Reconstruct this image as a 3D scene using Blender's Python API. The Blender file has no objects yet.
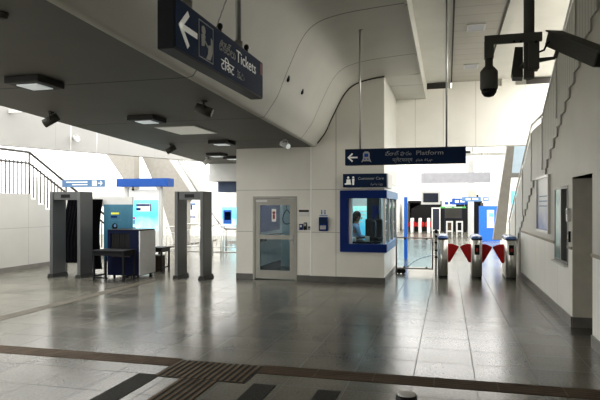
import bpy, bmesh, math, random
from mathutils import Vector, Matrix
random.seed(7)
C = bpy.context.scene.collection

# ------------------------------------------------------------------ camera model
H = 1.75; F = 568.0
A = math.atan(147 / F); CA, SA = math.cos(A), math.sin(A)
def _ray(x, y):
    u = (x - 300) / F; v = (206 - y) / F
    return (-SA + u * CA, CA + u * SA, v)
def onZ(x, y, z=0.0):
    r = _ray(x, y); t = (z - H) / r[2]; return Vector((r[0]*t, r[1]*t, z))
def onY(x, y, Y):
    r = _ray(x, y); t = Y / r[1]; return Vector((r[0]*t, Y, H + r[2]*t))
def onX(x, y, X):
    r = _ray(x, y); t = X / r[0]; return Vector((X, r[1]*t, H + r[2]*t))

cam_d = bpy.data.cameras.new('camera'); cam = bpy.data.objects.new('camera', cam_d); C.objects.link(cam)
cam.location = (0, 0, H); cam.rotation_euler = (math.pi/2, 0, A)
cam_d.sensor_width = 36; cam_d.lens = 36 * F / 600; cam_d.shift_y = 0.01
cam_d.clip_start = 0.05; cam_d.clip_end = 300
bpy.context.scene.camera = cam

# ------------------------------------------------------------------ materials
def _new(name):
    m = bpy.data.materials.new(name); m.use_nodes = True
    return m, m.node_tree.nodes, m.node_tree.links, m.node_tree.nodes['Principled BSDF']
def mat(name, col, rough=0.5, metal=0.0, emit=0.0, alpha=1.0, trans=0.0, var=0.06, scale=6.0, bump=0.0):
    """procedural base: gentle noise variation over a base colour"""
    m, N, L, b = _new(name)
    tc = N.new('ShaderNodeTexCoord'); nz = N.new('ShaderNodeTexNoise'); nz.inputs['Scale'].default_value = scale
    nz.inputs['Detail'].default_value = 4
    L.new(tc.outputs['Object'], nz.inputs['Vector'])
    rp = N.new('ShaderNodeValToRGB')
    c0 = [max(0, c*(1-var)) for c in col]; c1 = [min(1, c*(1+var)) for c in col]
    rp.color_ramp.elements[0].position = .3; rp.color_ramp.elements[1].position = .7
    rp.color_ramp.elements[0].color = (*c0, 1); rp.color_ramp.elements[1].color = (*c1, 1)
    L.new(nz.outputs['Fac'], rp.inputs['Fac']); L.new(rp.outputs['Color'], b.inputs['Base Color'])
    b.inputs['Roughness'].default_value = rough; b.inputs['Metallic'].default_value = metal
    b.inputs['Alpha'].default_value = alpha; b.inputs['Transmission Weight'].default_value = trans
    if emit:
        L.new(rp.outputs['Color'], b.inputs['Emission Color']); b.inputs['Emission Strength'].default_value = emit
    if bump:
        bp = N.new('ShaderNodeBump'); bp.inputs['Strength'].default_value = bump; bp.inputs['Distance'].default_value = .01
        L.new(nz.outputs['Fac'], bp.inputs['Height']); L.new(bp.outputs['Normal'], b.inputs['Normal'])
    return m
def math_node(N, L, op, a, b=None):
    n = N.new('ShaderNodeMath'); n.operation = op
    for i, v in enumerate((a, b)):
        if v is None: continue
        if isinstance(v, (int, float)): n.inputs[i].default_value = v
        else: L.new(v, n.inputs[i])
    return n.outputs[0]
def line_mask(N, L, coord, off, step, width):
    """1 on joints repeating every step (metres), else 0"""
    s = math_node(N, L, 'ADD', coord, -off + 500*step)
    f = math_node(N, L, 'MODULO', s, step)
    a = math_node(N, L, 'LESS_THAN', f, width)
    return a
def panel_mat(name, col, joints, rough=.45, jcol=.35, var=.04, jw=.012):
    """painted panels with thin joints: joints = list of (axis, offset, step)"""
    m, N, L, b = _new(name)
    tc = N.new('ShaderNodeTexCoord'); sp = N.new('ShaderNodeSeparateXYZ'); L.new(tc.outputs['Object'], sp.inputs[0])
    nz = N.new('ShaderNodeTexNoise'); nz.inputs['Scale'].default_value = 1.3; nz.inputs['Detail'].default_value = 5
    L.new(tc.outputs['Object'], nz.inputs['Vector'])
    rp = N.new('ShaderNodeValToRGB')
    rp.color_ramp.elements[0].position = .3; rp.color_ramp.elements[1].position = .7
    rp.color_ramp.elements[0].color = (*[c*(1-var) for c in col], 1); rp.color_ramp.elements[1].color = (*[min(1,c*(1+var)) for c in col], 1)
    L.new(nz.outputs['Fac'], rp.inputs['Fac'])
    tot = None
    for ax, off, step in joints:
        k = line_mask(N, L, sp.outputs['XYZ'.index(ax)], off - jw/2, step, jw)
        tot = k if tot is None else math_node(N, L, 'MAXIMUM', tot, k)
    mx = N.new('ShaderNodeMix'); mx.data_type = 'RGBA'; mx.blend_type = 'MIX'
    L.new(rp.outputs['Color'], mx.inputs[6]); mx.inputs[7].default_value = (*[c*jcol for c in col], 1)
    if tot is not None: L.new(tot, mx.inputs[0])
    else: mx.inputs[0].default_value = 0
    L.new(mx.outputs[2], b.inputs['Base Color']); b.inputs['Roughness'].default_value = rough
    return m

def floor_material():
    m, N, L, b = _new('polished_granite_tiles')
    tc = N.new('ShaderNodeTexCoord'); sp = N.new('ShaderNodeSeparateXYZ'); L.new(tc.outputs['Object'], sp.inputs[0])
    X, Y = sp.outputs[0], sp.outputs[1]
    # per-tile tone
    tx = math_node(N, L, 'FLOOR', math_node(N, L, 'DIVIDE', math_node(N, L, 'ADD', X, -.27+60), .6))
    ty = math_node(N, L, 'FLOOR', math_node(N, L, 'DIVIDE', math_node(N, L, 'ADD', Y, -.53+60), .6))
    cb = N.new('ShaderNodeCombineXYZ'); L.new(tx, cb.inputs[0]); L.new(ty, cb.inputs[1])
    wn = N.new('ShaderNodeTexWhiteNoise'); L.new(cb.outputs[0], wn.inputs['Vector'])
    n1 = N.new('ShaderNodeTexNoise'); n1.inputs['Scale'].default_value = 38; n1.inputs['Detail'].default_value = 3
    n2 = N.new('ShaderNodeTexNoise'); n2.inputs['Scale'].default_value = .7; n2.inputs['Detail'].default_value = 6
    L.new(tc.outputs['Object'], n1.inputs['Vector']); L.new(tc.outputs['Object'], n2.inputs['Vector'])
    v = math_node(N, L, 'ADD', math_node(N, L, 'MULTIPLY', wn.outputs['Value'], .16), math_node(N, L, 'MULTIPLY', n1.outputs['Fac'], .40))
    v = math_node(N, L, 'ADD', v, math_node(N, L, 'MULTIPLY', n2.outputs['Fac'], .5))
    rp = N.new('ShaderNodeValToRGB'); rp.color_ramp.elements[0].position = .25; rp.color_ramp.elements[1].position = .85
    rp.color_ramp.elements[0].color = (.055, .054, .045, 1); rp.color_ramp.elements[1].color = (.25, .24, .20, 1)
    L.new(v, rp.inputs['Fac'])
    jx = math_node(N, L, 'MULTIPLY', line_mask(N, L, X, .27, .608, .009), .8); jy = line_mask(N, L, Y, .53, .6, .012)
    jy = math_node(N, L, 'MULTIPLY', jy, .85)
    j = math_node(N, L, 'MAXIMUM', jx, jy)
    mx = N.new('ShaderNodeMix'); mx.data_type = 'RGBA'; L.new(math_node(N, L, 'MULTIPLY', j, .85), mx.inputs[0])
    L.new(rp.outputs['Color'], mx.inputs[6]); mx.inputs[7].default_value = (.02, .02, .018, 1)
    L.new(mx.outputs[2], b.inputs['Base Color'])
    r = math_node(N, L, 'ADD', math_node(N, L, 'MULTIPLY', n2.outputs['Fac'], .16), FLOOR_R)
    L.new(math_node(N, L, 'ADD', r, math_node(N, L, 'MULTIPLY', j, .4)), b.inputs['Roughness'])
    b.inputs['Specular IOR Level'].default_value = .5
    bp = N.new('ShaderNodeBump'); bp.inputs['Strength'].default_value = .03; bp.inputs['Distance'].default_value = .01
    L.new(n2.outputs['Fac'], bp.inputs['Height']); L.new(bp.outputs['Normal'], b.inputs['Normal'])
    return m
FLOOR_R = .13

def stripe_mat(name, c0, c1, axis, step, width, rough=.5, metal=0.0):
    m, N, L, b = _new(name)
    tc = N.new('ShaderNodeTexCoord'); sp = N.new('ShaderNodeSeparateXYZ'); L.new(tc.outputs['Object'], sp.inputs[0])
    k = line_mask(N, L, sp.outputs['XYZ'.index(axis)], 0, step, width)
    mx = N.new('ShaderNodeMix'); mx.data_type = 'RGBA'; L.new(k, mx.inputs[0])
    mx.inputs[6].default_value = (*c0, 1); mx.inputs[7].default_value = (*c1, 1)
    L.new(mx.outputs[2], b.inputs['Base Color']); b.inputs['Roughness'].default_value = rough; b.inputs['Metallic'].default_value = metal
    return m
def glass_mat(name, tint=(.8, .9, .95), alpha=.25):
    m, N, L, b = _new(name)
    out = N['Material Output']
    tr = N.new('ShaderNodeBsdfTransparent'); tr.inputs[0].default_value = (*tint, 1)
    gl = N.new('ShaderNodeBsdfGlossy'); gl.inputs['Roughness'].default_value = .03
    lw = N.new('ShaderNodeLayerWeight'); lw.inputs['Blend'].default_value = .5
    nz = N.new('ShaderNodeTexNoise'); nz.inputs['Scale'].default_value = 3
    f = math_node(N, L, 'ADD', math_node(N, L, 'MULTIPLY', math_node(N, L, 'POWER', lw.outputs['Facing'], 4.0), .8), math_node(N, L, 'MULTIPLY', nz.outputs['Fac'], alpha*.16))
    ms = N.new('ShaderNodeMixShader'); L.new(f, ms.inputs[0])
    L.new(tr.outputs[0], ms.inputs[1]); L.new(gl.outputs[0], ms.inputs[2]); L.new(ms.outputs[0], out.inputs['Surface'])
    return m
def poster_mat(name, top, mid, bot, axis='Z', z0=0, z1=1, emit=.0, blotch=None):
    """printed poster: vertical colour gradient with soft blotches"""
    m, N, L, b = _new(name)
    tc = N.new('ShaderNodeTexCoord'); sp = N.new('ShaderNodeSeparateXYZ'); L.new(tc.outputs['Generated'], sp.inputs[0])
    nz = N.new('ShaderNodeTexNoise'); nz.inputs['Scale'].default_value = 4; nz.inputs['Detail'].default_value = 2
    L.new(tc.outputs['Generated'], nz.inputs['Vector'])
    v = math_node(N, L, 'ADD', sp.outputs[2], math_node(N, L, 'MULTIPLY', math_node(N, L, 'ADD', nz.outputs['Fac'], -.5), .5))
    rp = N.new('ShaderNodeValToRGB'); e = rp.color_ramp.elements
    e[0].color = (*bot, 1); e[1].color = (*top, 1); k = e.new(.5); k.color = (*mid, 1)
    L.new(v, rp.inputs['Fac']); L.new(rp.outputs['Color'], b.inputs['Base Color']); b.inputs['Roughness'].default_value = .3
    if emit: L.new(rp.outputs['Color'], b.inputs['Emission Color']); b.inputs['Emission Strength'].default_value = emit
    return m

M = {}
M['floor'] = floor_material()
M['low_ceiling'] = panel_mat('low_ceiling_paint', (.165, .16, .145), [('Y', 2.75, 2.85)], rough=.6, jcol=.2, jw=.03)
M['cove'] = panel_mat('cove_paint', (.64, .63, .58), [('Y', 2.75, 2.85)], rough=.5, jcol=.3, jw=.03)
M['white_wall'] = panel_mat('white_wall_paint', (.80, .79, .75), [], rough=.6)
M['kiosk'] = panel_mat('kiosk_panels', (.70, .68, .62), [('Z', 1.14, 8), ('Z', 2.13, 8), ('X', -2.47, 60)], rough=.35, jcol=.5)
M['kiosk_side'] = panel_mat('kiosk_side_panels', (.74, .73, .69), [('Z', 2.3, 8), ('Y', 14.3, 60)], rough=.35)
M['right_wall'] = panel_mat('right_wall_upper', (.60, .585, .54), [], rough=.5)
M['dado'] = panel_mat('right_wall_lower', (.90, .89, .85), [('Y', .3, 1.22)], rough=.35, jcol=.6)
M['bulk'] = panel_mat('bulkhead_panels', (.90, .88, .82), [('X', -.1, 60), ('X', .75, 60), ('X', 2.0, 60), ('X', -.85, 60)], rough=.5, jcol=.7)
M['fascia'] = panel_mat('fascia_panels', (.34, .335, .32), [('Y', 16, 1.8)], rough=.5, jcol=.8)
M['plank'] = panel_mat('plank_ceiling', (.55, .53, .48), [('Y', .1, .45)], rough=.5, jcol=.8, jw=.03)
M['ceil_white'] = panel_mat('upper_ceiling_paint', (.84, .83, .78), [], rough=.5)
M['base'] = mat('dark_skirting', (.10, .095, .085), .35, var=.15)
M['base_mid'] = mat('grey_skirting', (.17, .16, .145), .35, var=.15)
M['tact'] = mat('brown_tactile_tile', (.085, .062, .045), .8, var=.3, scale=4)
M['tact_rib'] = mat('tactile_rib', (.14, .108, .075), .7, var=.2)
M['tact_light'] = mat('worn_tactile_tile', (.10, .09, .068), .55, var=.2, scale=4)
M['dark_tile'] = mat('dark_granite_inlay', (.045, .045, .041), .75, var=.3, scale=40)
M['steel'] = mat('brushed_steel', (.62, .61, .58), .38, .85, var=.12, scale=30)
M['steel_l'] = mat('satin_steel_rail', (.62, .62, .60), .35, .8, var=.05)
M['steel_d'] = mat('dull_steel', (.30, .30, .29), .45, .7, var=.1)
M['rail_d'] = mat('dark_painted_rail', (.07, .07, .066), .6)
M['grey_dark'] = mat('charcoal_paint', (.045, .045, .043), .45)
M['cctv'] = mat('cctv_grey', (.085, .085, .075), .45, var=.1)
M['black'] = mat('black_plastic', (.012, .012, .013), .35)
M['blackcloth'] = mat('black_curtain_cloth', (.008, .008, .011), .9, var=.3)
M['gate'] = stripe_mat('gate_grey_laminate', (.095, .10, .10), (.088, .092, .092), 'Z', .05, .01, .4)
M['gate_in'] = mat('gate_inner_face', (.075, .08, .08), .4)
M['navy'] = mat('navy_sign_face', (.008, .020, .052), .6, var=.05, emit=.12)
M['navy_frame'] = mat('sign_housing', (.03, .032, .036), .4)
M['sign_white'] = mat('sign_lettering', (.80, .80, .76), .5, emit=.12, var=.02)
M['sign_grey'] = mat('sign_lettering_dim', (.42, .42, .40), .5, var=.02)
M['royal'] = mat('royal_blue_frame', (.005, .026, .15), .5, var=.06)
M['blue'] = mat('blue_fascia', (.03, .10, .36), .5, var=.04, emit=.05)
M['blue_l'] = mat('light_blue_sign', (.10, .20, .36), .5, var=.04, emit=.06)
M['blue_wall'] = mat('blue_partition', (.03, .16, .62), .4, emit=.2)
M['white'] = mat('white_paint', (.85, .85, .83), .4, var=.02)
M['cream'] = mat('cream_concrete', (.33, .315, .285), .7, var=.06)
M['off'] = mat('off_white_metal', (.62, .62, .60), .4, var=.03)
M['lens'] = mat('frosted_lens', (.75, .80, .80), .4, emit=.28, var=.02)
M['panel_light'] = mat('ceiling_diffuser', (.75, .74, .68), .5, emit=.18, var=.02)
M['red'] = mat('red_flap', (.52, .008, .010), .45, var=.1)
M['redlamp'] = mat('red_indicator', (.35, .01, .012), .4)
M['cap'] = mat('blue_cap', (.12, .20, .42), .2, var=.1)
M['glass'] = glass_mat('clear_glass')
M['glass_t'] = glass_mat('tinted_glass', (.55, .70, .74), .3)
M['machine_blue'] = mat('xray_blue_panel', (.004, .008, .032), .7)
M['machine_grey'] = mat('xray_grey_panel', (.62, .62, .62), .5, var=.04)
M['teal'] = poster_mat('teal_poster', (.08, .20, .27), (.04, .13, .20), (.03, .09, .15), emit=.1)
M['cyan'] = poster_mat('cyan_poster', (.18, .72, .80), (.10, .60, .75), (.55, .85, .90), emit=.75)
M['bluepost'] = poster_mat('blue_white_poster', (.62, .63, .62), (.52, .56, .62), (.05, .13, .45), emit=.0)
M['care_post'] = poster_mat('care_poster', (.42, .75, .62), (.15, .52, .60), (.05, .36, .52), emit=.8)
M['green'] = mat('green_print', (.10, .45, .12), .5)
M['yellow'] = mat('yellow_print', (.75, .75, .10), .5, emit=.1)
M['orange'] = mat('orange_vest', (.85, .28, .03), .6, emit=.1)
M['skin'] = mat('skin', (.36, .19, .12), .55, var=.08)
M['shirt'] = mat('light_blue_shirt', (.22, .38, .60), .8, var=.12)
M['trouser'] = mat('dark_trousers', (.03, .03, .045), .8)
M['hair'] = mat('black_hair', (.012, .010, .009), .6, var=.3)
M['dark_room'] = mat('dark_recess_paint', (.055, .05, .045), .6)
M['jamb'] = mat('brown_grey_jamb', (.55, .52, .45), .5)
M['door_dark'] = mat('dark_door_leaf', (.022, .024, .026), .4)
M['door_grey'] = mat('grey_aluminium_door', (.30, .295, .26), .4, .2, var=.05)
M['balu'] = stripe_mat('grey_mesh_balustrade', (.58, .58, .55), (.45, .45, .43), 'Y', .16, .05, .5)
M['cabin_blue'] = mat('cabin_blue_panel', (.004, .02, .12), .5)
M['cabin_wall'] = mat('cabin_pale_wall', (.58, .62, .60), .5)
M['maroon'] = mat('maroon_rubber', (.03, .008, .010), .3)
M['table'] = mat('dark_steel_table', (.014, .015, .017), .7)
M['screen'] = mat('dark_screen', (.03, .035, .05), .2)
M['lilac'] = mat('lilac_grey_panel', (.42, .42, .45), .5, emit=.12)  # faint emission added to brighten the hanging panel, itself unlit

# ------------------------------------------------------------------ mesh helpers
class MB:
    def __init__(s): s.bm = bmesh.new()
    def poly_prism(s, pts, d):
        """pts: planar polygon (world), d: extrusion vector"""
        d = Vector(d); a = [s.bm.verts.new(Vector(p)) for p in pts]; b = [s.bm.verts.new(Vector(p) + d) for p in pts]
        n = len(pts); s.bm.faces.new(a); s.bm.faces.new(list(reversed(b)))
        for i in range(n): s.bm.faces.new((a[i], b[i], b[(i+1) % n], a[(i+1) % n]))
        return s
    def box(s, x0, x1, y0, y1, z0, z1, bev=0.0):
        g = bmesh.new(); bmesh.ops.create_cube(g, size=1)
        for v in g.verts: v.co = Vector(((x0+x1)/2 + v.co.x*(x1-x0), (y0+y1)/2 + v.co.y*(y1-y0), (z0+z1)/2 + v.co.z*(z1-z0)))
        if bev: bmesh.ops.bevel(g, geom=g.edges[:], offset=bev, segments=2, affect='EDGES', profile=.6)
        s._merge(g); return s
    def _merge(s, g, mtx=None):
        me = bpy.data.meshes.new('tmp')
        if mtx is not None: bmesh.ops.transform(g, matrix=mtx, verts=g.verts)
        g.to_mesh(me); g.free(); s.bm.from_mesh(me); bpy.data.meshes.remove(me)
    def cyl(s, p, q, r, r2=None, seg=14):
        p, q = Vector(p), Vector(q); d = q - p
        g = bmesh.new(); bmesh.ops.create_cone(g, cap_ends=True, segments=seg, radius1=r, radius2=r if r2 is None else r2, depth=d.length)
        for f in g.faces:
            if len(f.verts) == 4: f.smooth = True
        s._merge(g, Matrix.Translation((p+q)/2) @ Vector((0,0,1)).rotation_difference(d).to_matrix().to_4x4()); return s
    def tube(s, pts, r, seg=8):
        pts = [Vector(p) for p in pts]
        for a, b in zip(pts[:-1], pts[1:]): s.cyl(a, b, r, seg=seg)
        for p in pts[1:-1]: s.ball(p, r, 8)
        return s
    def bar(s, p, q, w, h, up=(0,0,1)):
        """rectangular bar from p to q, width w across, height h along up"""
        p, q, up = Vector(p), Vector(q), Vector(up); d = (q-p).normalized(); x = d.cross(up).normalized(); u = x.cross(d)
        pts = [p + x*sx*w/2 + u*sz*h/2 for sx, sz in ((-1,-1),(1,-1),(1,1),(-1,1))]
        return s.poly_prism(pts, q-p)
    def ball(s, c, r, seg=16, scale=(1,1,1), rot=None):
        g = bmesh.new(); bmesh.ops.create_uvsphere(g, u_segments=seg, v_segments=max(6, seg//2+2), radius=r)
        for f in g.faces: f.smooth = True
        m = Matrix.Translation(Vector(c)) @ (rot if rot is not None else Matrix.Identity(4)) @ Matrix.Diagonal((*scale, 1))
        s._merge(g, m); return s
    def lathe(s, c, prof, seg=24):
        c = Vector(c); rings = []
        for r, z in prof:
            rings.append([s.bm.verts.new(c + Vector((r*math.cos(2*math.pi*i/seg), r*math.sin(2*math.pi*i/seg), z))) for i in range(seg)])
        for a, b in zip(rings[:-1], rings[1:]):
            for i in range(seg):
                f = s.bm.faces.new((a[i], a[(i+1)%seg], b[(i+1)%seg], b[i])); f.smooth = True
        s.bm.faces.new(list(reversed(rings[0]))); s.bm.faces.new(rings[-1]); return s
    def sheet(s, rows):
        g = [[s.bm.verts.new(Vector(p)) for p in r] for r in rows]
        for a, b in zip(g[:-1], g[1:]):
            for i in range(len(a)-1):
                f = s.bm.faces.new((a[i], a[i+1], b[i+1], b[i])); f.smooth = True
        return s
    def build(s, name, m, parent=None, recalc=True):
        if recalc: bmesh.ops.recalc_face_normals(s.bm, faces=s.bm.faces[:])
        off = wloc(parent) if parent else Vector((0,0,0))
        if parent is None and s.bm.verts:
            off = Vector((0,0,0))
        for v in s.bm.verts: v.co -= off
        me = bpy.data.meshes.new(name); s.bm.to_mesh(me); s.bm.free(); me.materials.append(m)
        o = bpy.data.objects.new(name, me); C.objects.link(o)
        if parent: o.parent = parent
        return o
def wloc(o):
    v = Vector((0,0,0))
    while o: v += o.location; o = o.parent
    return v
def thing(name, label, cat, loc=(0,0,0), group=None):
    o = bpy.data.objects.new(name, None); C.objects.link(o); o.location = loc; o.empty_display_size = .1
    return tag(o, label, cat, group)
def tag(o, label, cat, group=None):
    o['label'] = label; o['category'] = cat
    if group: o['group'] = group
    return o
def struct(o): o['kind'] = 'structure'; return o
def part_of(o, label): o['label'] = label; return o
def text(s, origin, right, up, size, m, parent, name='lettering', depth=.003, width=None, align='LEFT'):
    """text converted to one mesh lying on a sign face"""
    cu = bpy.data.curves.new('t', 'FONT'); cu.body = s; cu.size = size; cu.extrude = depth; cu.align_x = align
    to = bpy.data.objects.new('t', cu); C.objects.link(to)
    dg = bpy.context.evaluated_depsgraph_get(); dg.update()
    me = bpy.data.meshes.new_from_object(to.evaluated_get(dg)); bpy.data.objects.remove(to); me.name = name
    right, up = Vector(right).normalized(), Vector(up).normalized(); n = right.cross(up)
    w = max((v.co.x for v in me.vertices), default=1) - min((v.co.x for v in me.vertices), default=0)
    k = (width / w) if width and w > 0 else 1
    o0 = Vector(origin) - (wloc(parent) if parent else Vector((0,0,0)))
    for v in me.vertices: v.co = o0 + right*v.co.x*k + up*v.co.y + n*v.co.z
    me.materials.clear(); me.materials.append(m)
    o = bpy.data.objects.new(name, me); C.objects.link(o)
    if parent: o.parent = parent
    return o
class Face:
    """2-D drawing surface on a sign: coordinates in metres from its lower-left corner"""
    def __init__(s, o, right, up): s.o = Vector(o); s.r = Vector(right).normalized(); s.u = Vector(up).normalized(); s.n = s.r.cross(s.u)
    def p(s, x, y, d=0): return s.o + s.r*x + s.u*y + s.n*d
    def poly(s, mb, pts, d=.003): mb.poly_prism([s.p(x, y, 0.0005) for x, y in pts], s.n*d); return mb
    def rect(s, mb, x0, x1, y0, y1, d=.003): return s.poly(mb, [(x0,y0),(x1,y0),(x1,y1),(x0,y1)], d)
    def disc(s, mb, cx, cy, r, d=.003, seg=16): return s.poly(mb, [(cx+r*math.cos(2*math.pi*i/seg), cy+r*math.sin(2*math.pi*i/seg)) for i in range(seg)], d)
    def frame(s, mb, x0, x1, y0, y1, t, d=.003):
        s.rect(mb, x0, x1, y0, y0+t, d); s.rect(mb, x0, x1, y1-t, y1, d); s.rect(mb, x0, x0+t, y0+t, y1-t, d); s.rect(mb, x1-t, x1, y0+t, y1-t, d)
    def line(s, mb, x0, y0, x1, y1, t, d=.003):
        a = Vector((x0,y0)); b = Vector((x1,y1)); n = (b-a).normalized(); n = Vector((-n.y, n.x))*t/2
        s.poly(mb, [tuple(a+n), tuple(a-n), tuple(b-n), tuple(b+n)], d)
    def arrow_left(s, mb, cx, cy, w, t):
        s.line(mb, cx-w/2+t*.3, cy, cx+w/2, cy, t); s.line(mb, cx-w/2, cy-t*.25, cx-w*.02, cy+w*.42, t); s.line(mb, cx-w/2, cy+t*.25, cx-w*.02, cy-w*.42, t)

# ================================================================== SETTING
WX = 1.75      # right wall plane
KY = 12.9      # kiosk front plane
KX = -1.37     # kiosk side plane
LOW = 3.13     # low ceiling height

b = MB(); b.box(-30, 14, -5, 60, -.2, 0); struct(b.build('floor', M['floor']))

# low ceiling: slab with a slanting free edge on the left
b = MB()
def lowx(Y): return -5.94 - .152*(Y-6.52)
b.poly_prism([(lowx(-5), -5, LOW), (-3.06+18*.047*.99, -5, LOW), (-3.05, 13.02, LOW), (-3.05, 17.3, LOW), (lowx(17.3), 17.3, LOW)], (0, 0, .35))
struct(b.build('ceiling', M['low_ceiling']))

# curved cove between the low ceiling and the high one
_pp = [onY(x, y, 12.85) for x, y in ((320,139), (325,132), (330,121), (335,110.5), (340,100.5), (344,94), (348,89), (353,85), (359,82), (368,79.3), (384,76.2))]
prof = [(-3.06, 3.13), (-2.99, 3.14), (-2.945, 3.18)] + [(p.x, p.z) for p in _pp] + [(-.58, 4.73)]
def cove_dx(Y, x): return (13-Y)*.047*max(0, min(1, (-1.2-x)/1.8))
fine = []
for i in range(len(prof)-1):
    for k in range(3):
        p0 = Vector(prof[max(0,i-1)]); p1 = Vector(prof[i]); p2 = Vector(prof[i+1]); p3 = Vector(prof[min(len(prof)-1,i+2)]); t = k/3
        q = .5*((2*p1) + (p2-p0)*t + (2*p0-5*p1+4*p2-p3)*t*t + (-p0+3*p1-3*p2+p3)*t**3)
        fine.append((q.x, q.y))
fine.append(prof[-1])
b = MB()
rows = []
for Y in (-5, 13.02):
    rows.append([(x + cove_dx(Y, x), Y, z) for x, z in fine])
b.sheet(rows)
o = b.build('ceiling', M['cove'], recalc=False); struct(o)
b = MB(); b.box(-1.37, -.58, 13.02, 16.0, 4.71, 4.9); b.box(-.60, -.56, -5, 16.0, 4.70, 5.3); struct(b.build('ceiling', M['cove']))
# upper ceiling with plank strip and an open skylight over the stairs
b = MB(); b.box(-.6, .10, -5, 18, 5.14, 5.3); b.box(1.0, 2.7, -5, 18, 5.14, 5.3); b.box(2.7, 4.2, 16.0, 18, 5.14, 5.3); b.box(2.7, 4.2, -5, 1.0, 5.14, 5.3); b.box(-3.2, -.6, -5, 13.0, 5.2, 5.3); struct(b.build('ceiling', M['ceil_white']))
b = MB(); b.box(.13, .97, -5, 17.8, 5.12, 5.28); struct(b.build('ceiling', M['plank']))
b = MB(); b.box(.10, .13, -5, 16, 5.10, 5.3); b.box(.97, 1.0, -5, 16, 5.10, 5.3); struct(b.build('trim_1', M['grey_dark']))
for i, (px, py) in enumerate(((476, 27), (471, 66))):
    c = onZ(px, py, 5.12)
    t = thing('recessed_light', ('rectangular recessed light in grey plank ceiling, nearer of two', 'rectangular recessed light in grey plank ceiling, farther of two')[i], 'ceiling light', (c.x, c.y, 5.12), 'recessed lights in the plank ceiling')
    q = MB(); w, d = .17, .22
    for a in ((-w,w,-d,-d+.03), (-w,w,d-.03,d), (-w,-w+.03,-d+.03,d-.03), (w-.03,w,-d+.03,d-.03)): q.box(c.x+a[0], c.x+a[1], c.y+a[2], c.y+a[3], 5.10, 5.12)
    q.build('frame', M['off'], t)
    MB().box(c.x-w+.03, c.x+w-.03, c.y-d+.03, c.y+d-.03, 5.105, 5.12).build('diffuser', M['lilac'], t)

# bulkhead spanning the passage
b = MB(); b.box(KX, 4.2, 16.0, 16.25, 3.36, 4.96); b.box(.13, 1.0, 16.0, 16.25, 4.96, 5.13); b.box(1.42, 1.75, 16.0, 16.25, 4.96, 5.14)
struct(b.build('wall_front', M['bulk']))
b = MB(); b.box(-.54, .02, 16.05, 16.2, 4.96, 5.13); b.box(2.05, 2.75, 16.05, 16.2, 4.96, 5.13); struct(b.build('gap_shade', M['dark_room']))  # dark boxes painted in as the shade of the gaps above the bulkhead
b = MB(); b.box(-1.4, 4.2, 17.8, 18, 4.1, 5.3); struct(b.build('wall_back', M['dark_room']))  # dark wall added behind so the gap over the bulkhead stays dark

# kiosk block: front wall with door and window openings
dx0, dx1, dz = onY(253,200,12.9).x, onY(297,200,12.9).x, onY(275,196.3,12.9).z
KL = onY(236.3,200,12.9).x      # door hole
wx0, wz0, wz1 = onY(342,200,12.9).x, onY(342,251,12.9).z, onY(342,191,12.9).z       # window hole runs to the corner
b = MB(); th = .12
b.box(KL, dx0, KY, KY+th, 0, LOW); b.box(dx0, dx1, KY, KY+th, dz, LOW); b.box(dx1, -3.07, KY, KY+th, 0, LOW); b.box(-3.07, wx0, KY-.05, KY+th, 0, LOW-.001)
b.box(wx0, KX, KY-.05, KY+th, 0, wz0); b.box(wx0, KX, KY-.05, KY+th, wz1, LOW-.001)
top = [(x, z) for x, z in fine if z > 3.2 and x <= KX+.001]
b.poly_prism([(-2.95, KY-.05, LOW-.001)] + [(x, KY-.05, z-.004) for x, z in top] + [(KX, KY-.05, LOW-.001)], (0, th+.05, 0))
struct(b.build('wall_kiosk_front', M['kiosk']))
b = MB(); b.tube([(x+.012, KY-.06, z-.012) for x, z in top], .014, 6); struct(b.build('trim_2', M['grey_dark']))
b = MB(); b.box(KX-.12, KX, KY+th, 16.0, 0, wz0); b.box(KX-.12, KX, KY+th, 16.0, wz1, 4.71); b.box(KX-.12, KX, 15.9, 16.0, 0, wz1)
struct(b.build('wall_kiosk_side', M['kiosk_side']))
b = MB(); b.box(KL, -4.75, KY+th, 17.2, 0, LOW); struct(b.build('wall_kiosk_left', M['kiosk']))
b = MB(); b.box(-4.75, KX-.12, 15.86, 15.98, 0, LOW); b.box(KL, KX-.12, 15.5, 16.2, LOW, 5.2); struct(b.build('wall_kiosk_back', M['cabin_wall']))
b = MB(); b.box(-3.22, -3.14, KY+th, 15.86, 0, LOW); struct(b.build('wall_partition', M['cabin_wall']))
b = MB(); b.box(-3.14, KX-.12, KY+th, 15.86, 0, .15); struct(b.build('floor', M['base_mid']))
# skirting
b = MB(); b.box(-4.89, dx0, KY-.02, KY, 0, .13); b.box(dx1, -3.07, KY-.02, KY, 0, .13); b.box(-3.09, KX+.02, KY-.07, KY-.05, 0, .13); b.box(-3.09, -3.07, KY-.05, KY, 0, .13); b.box(KX, KX+.02, KY, 16.0, 0, .13); b.box(-4.89, KL, KY-.02, 17.2, 0, .13)
struct(b.build('baseboard_front', M['base']))
b = MB(); b.box(-3.078, -3.05, KY-.056, KY, .13, LOW-.002); struct(b.build('lit_edge_strip', M['white']))  # white strip paints in the lit edge where the wall steps forward

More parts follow.
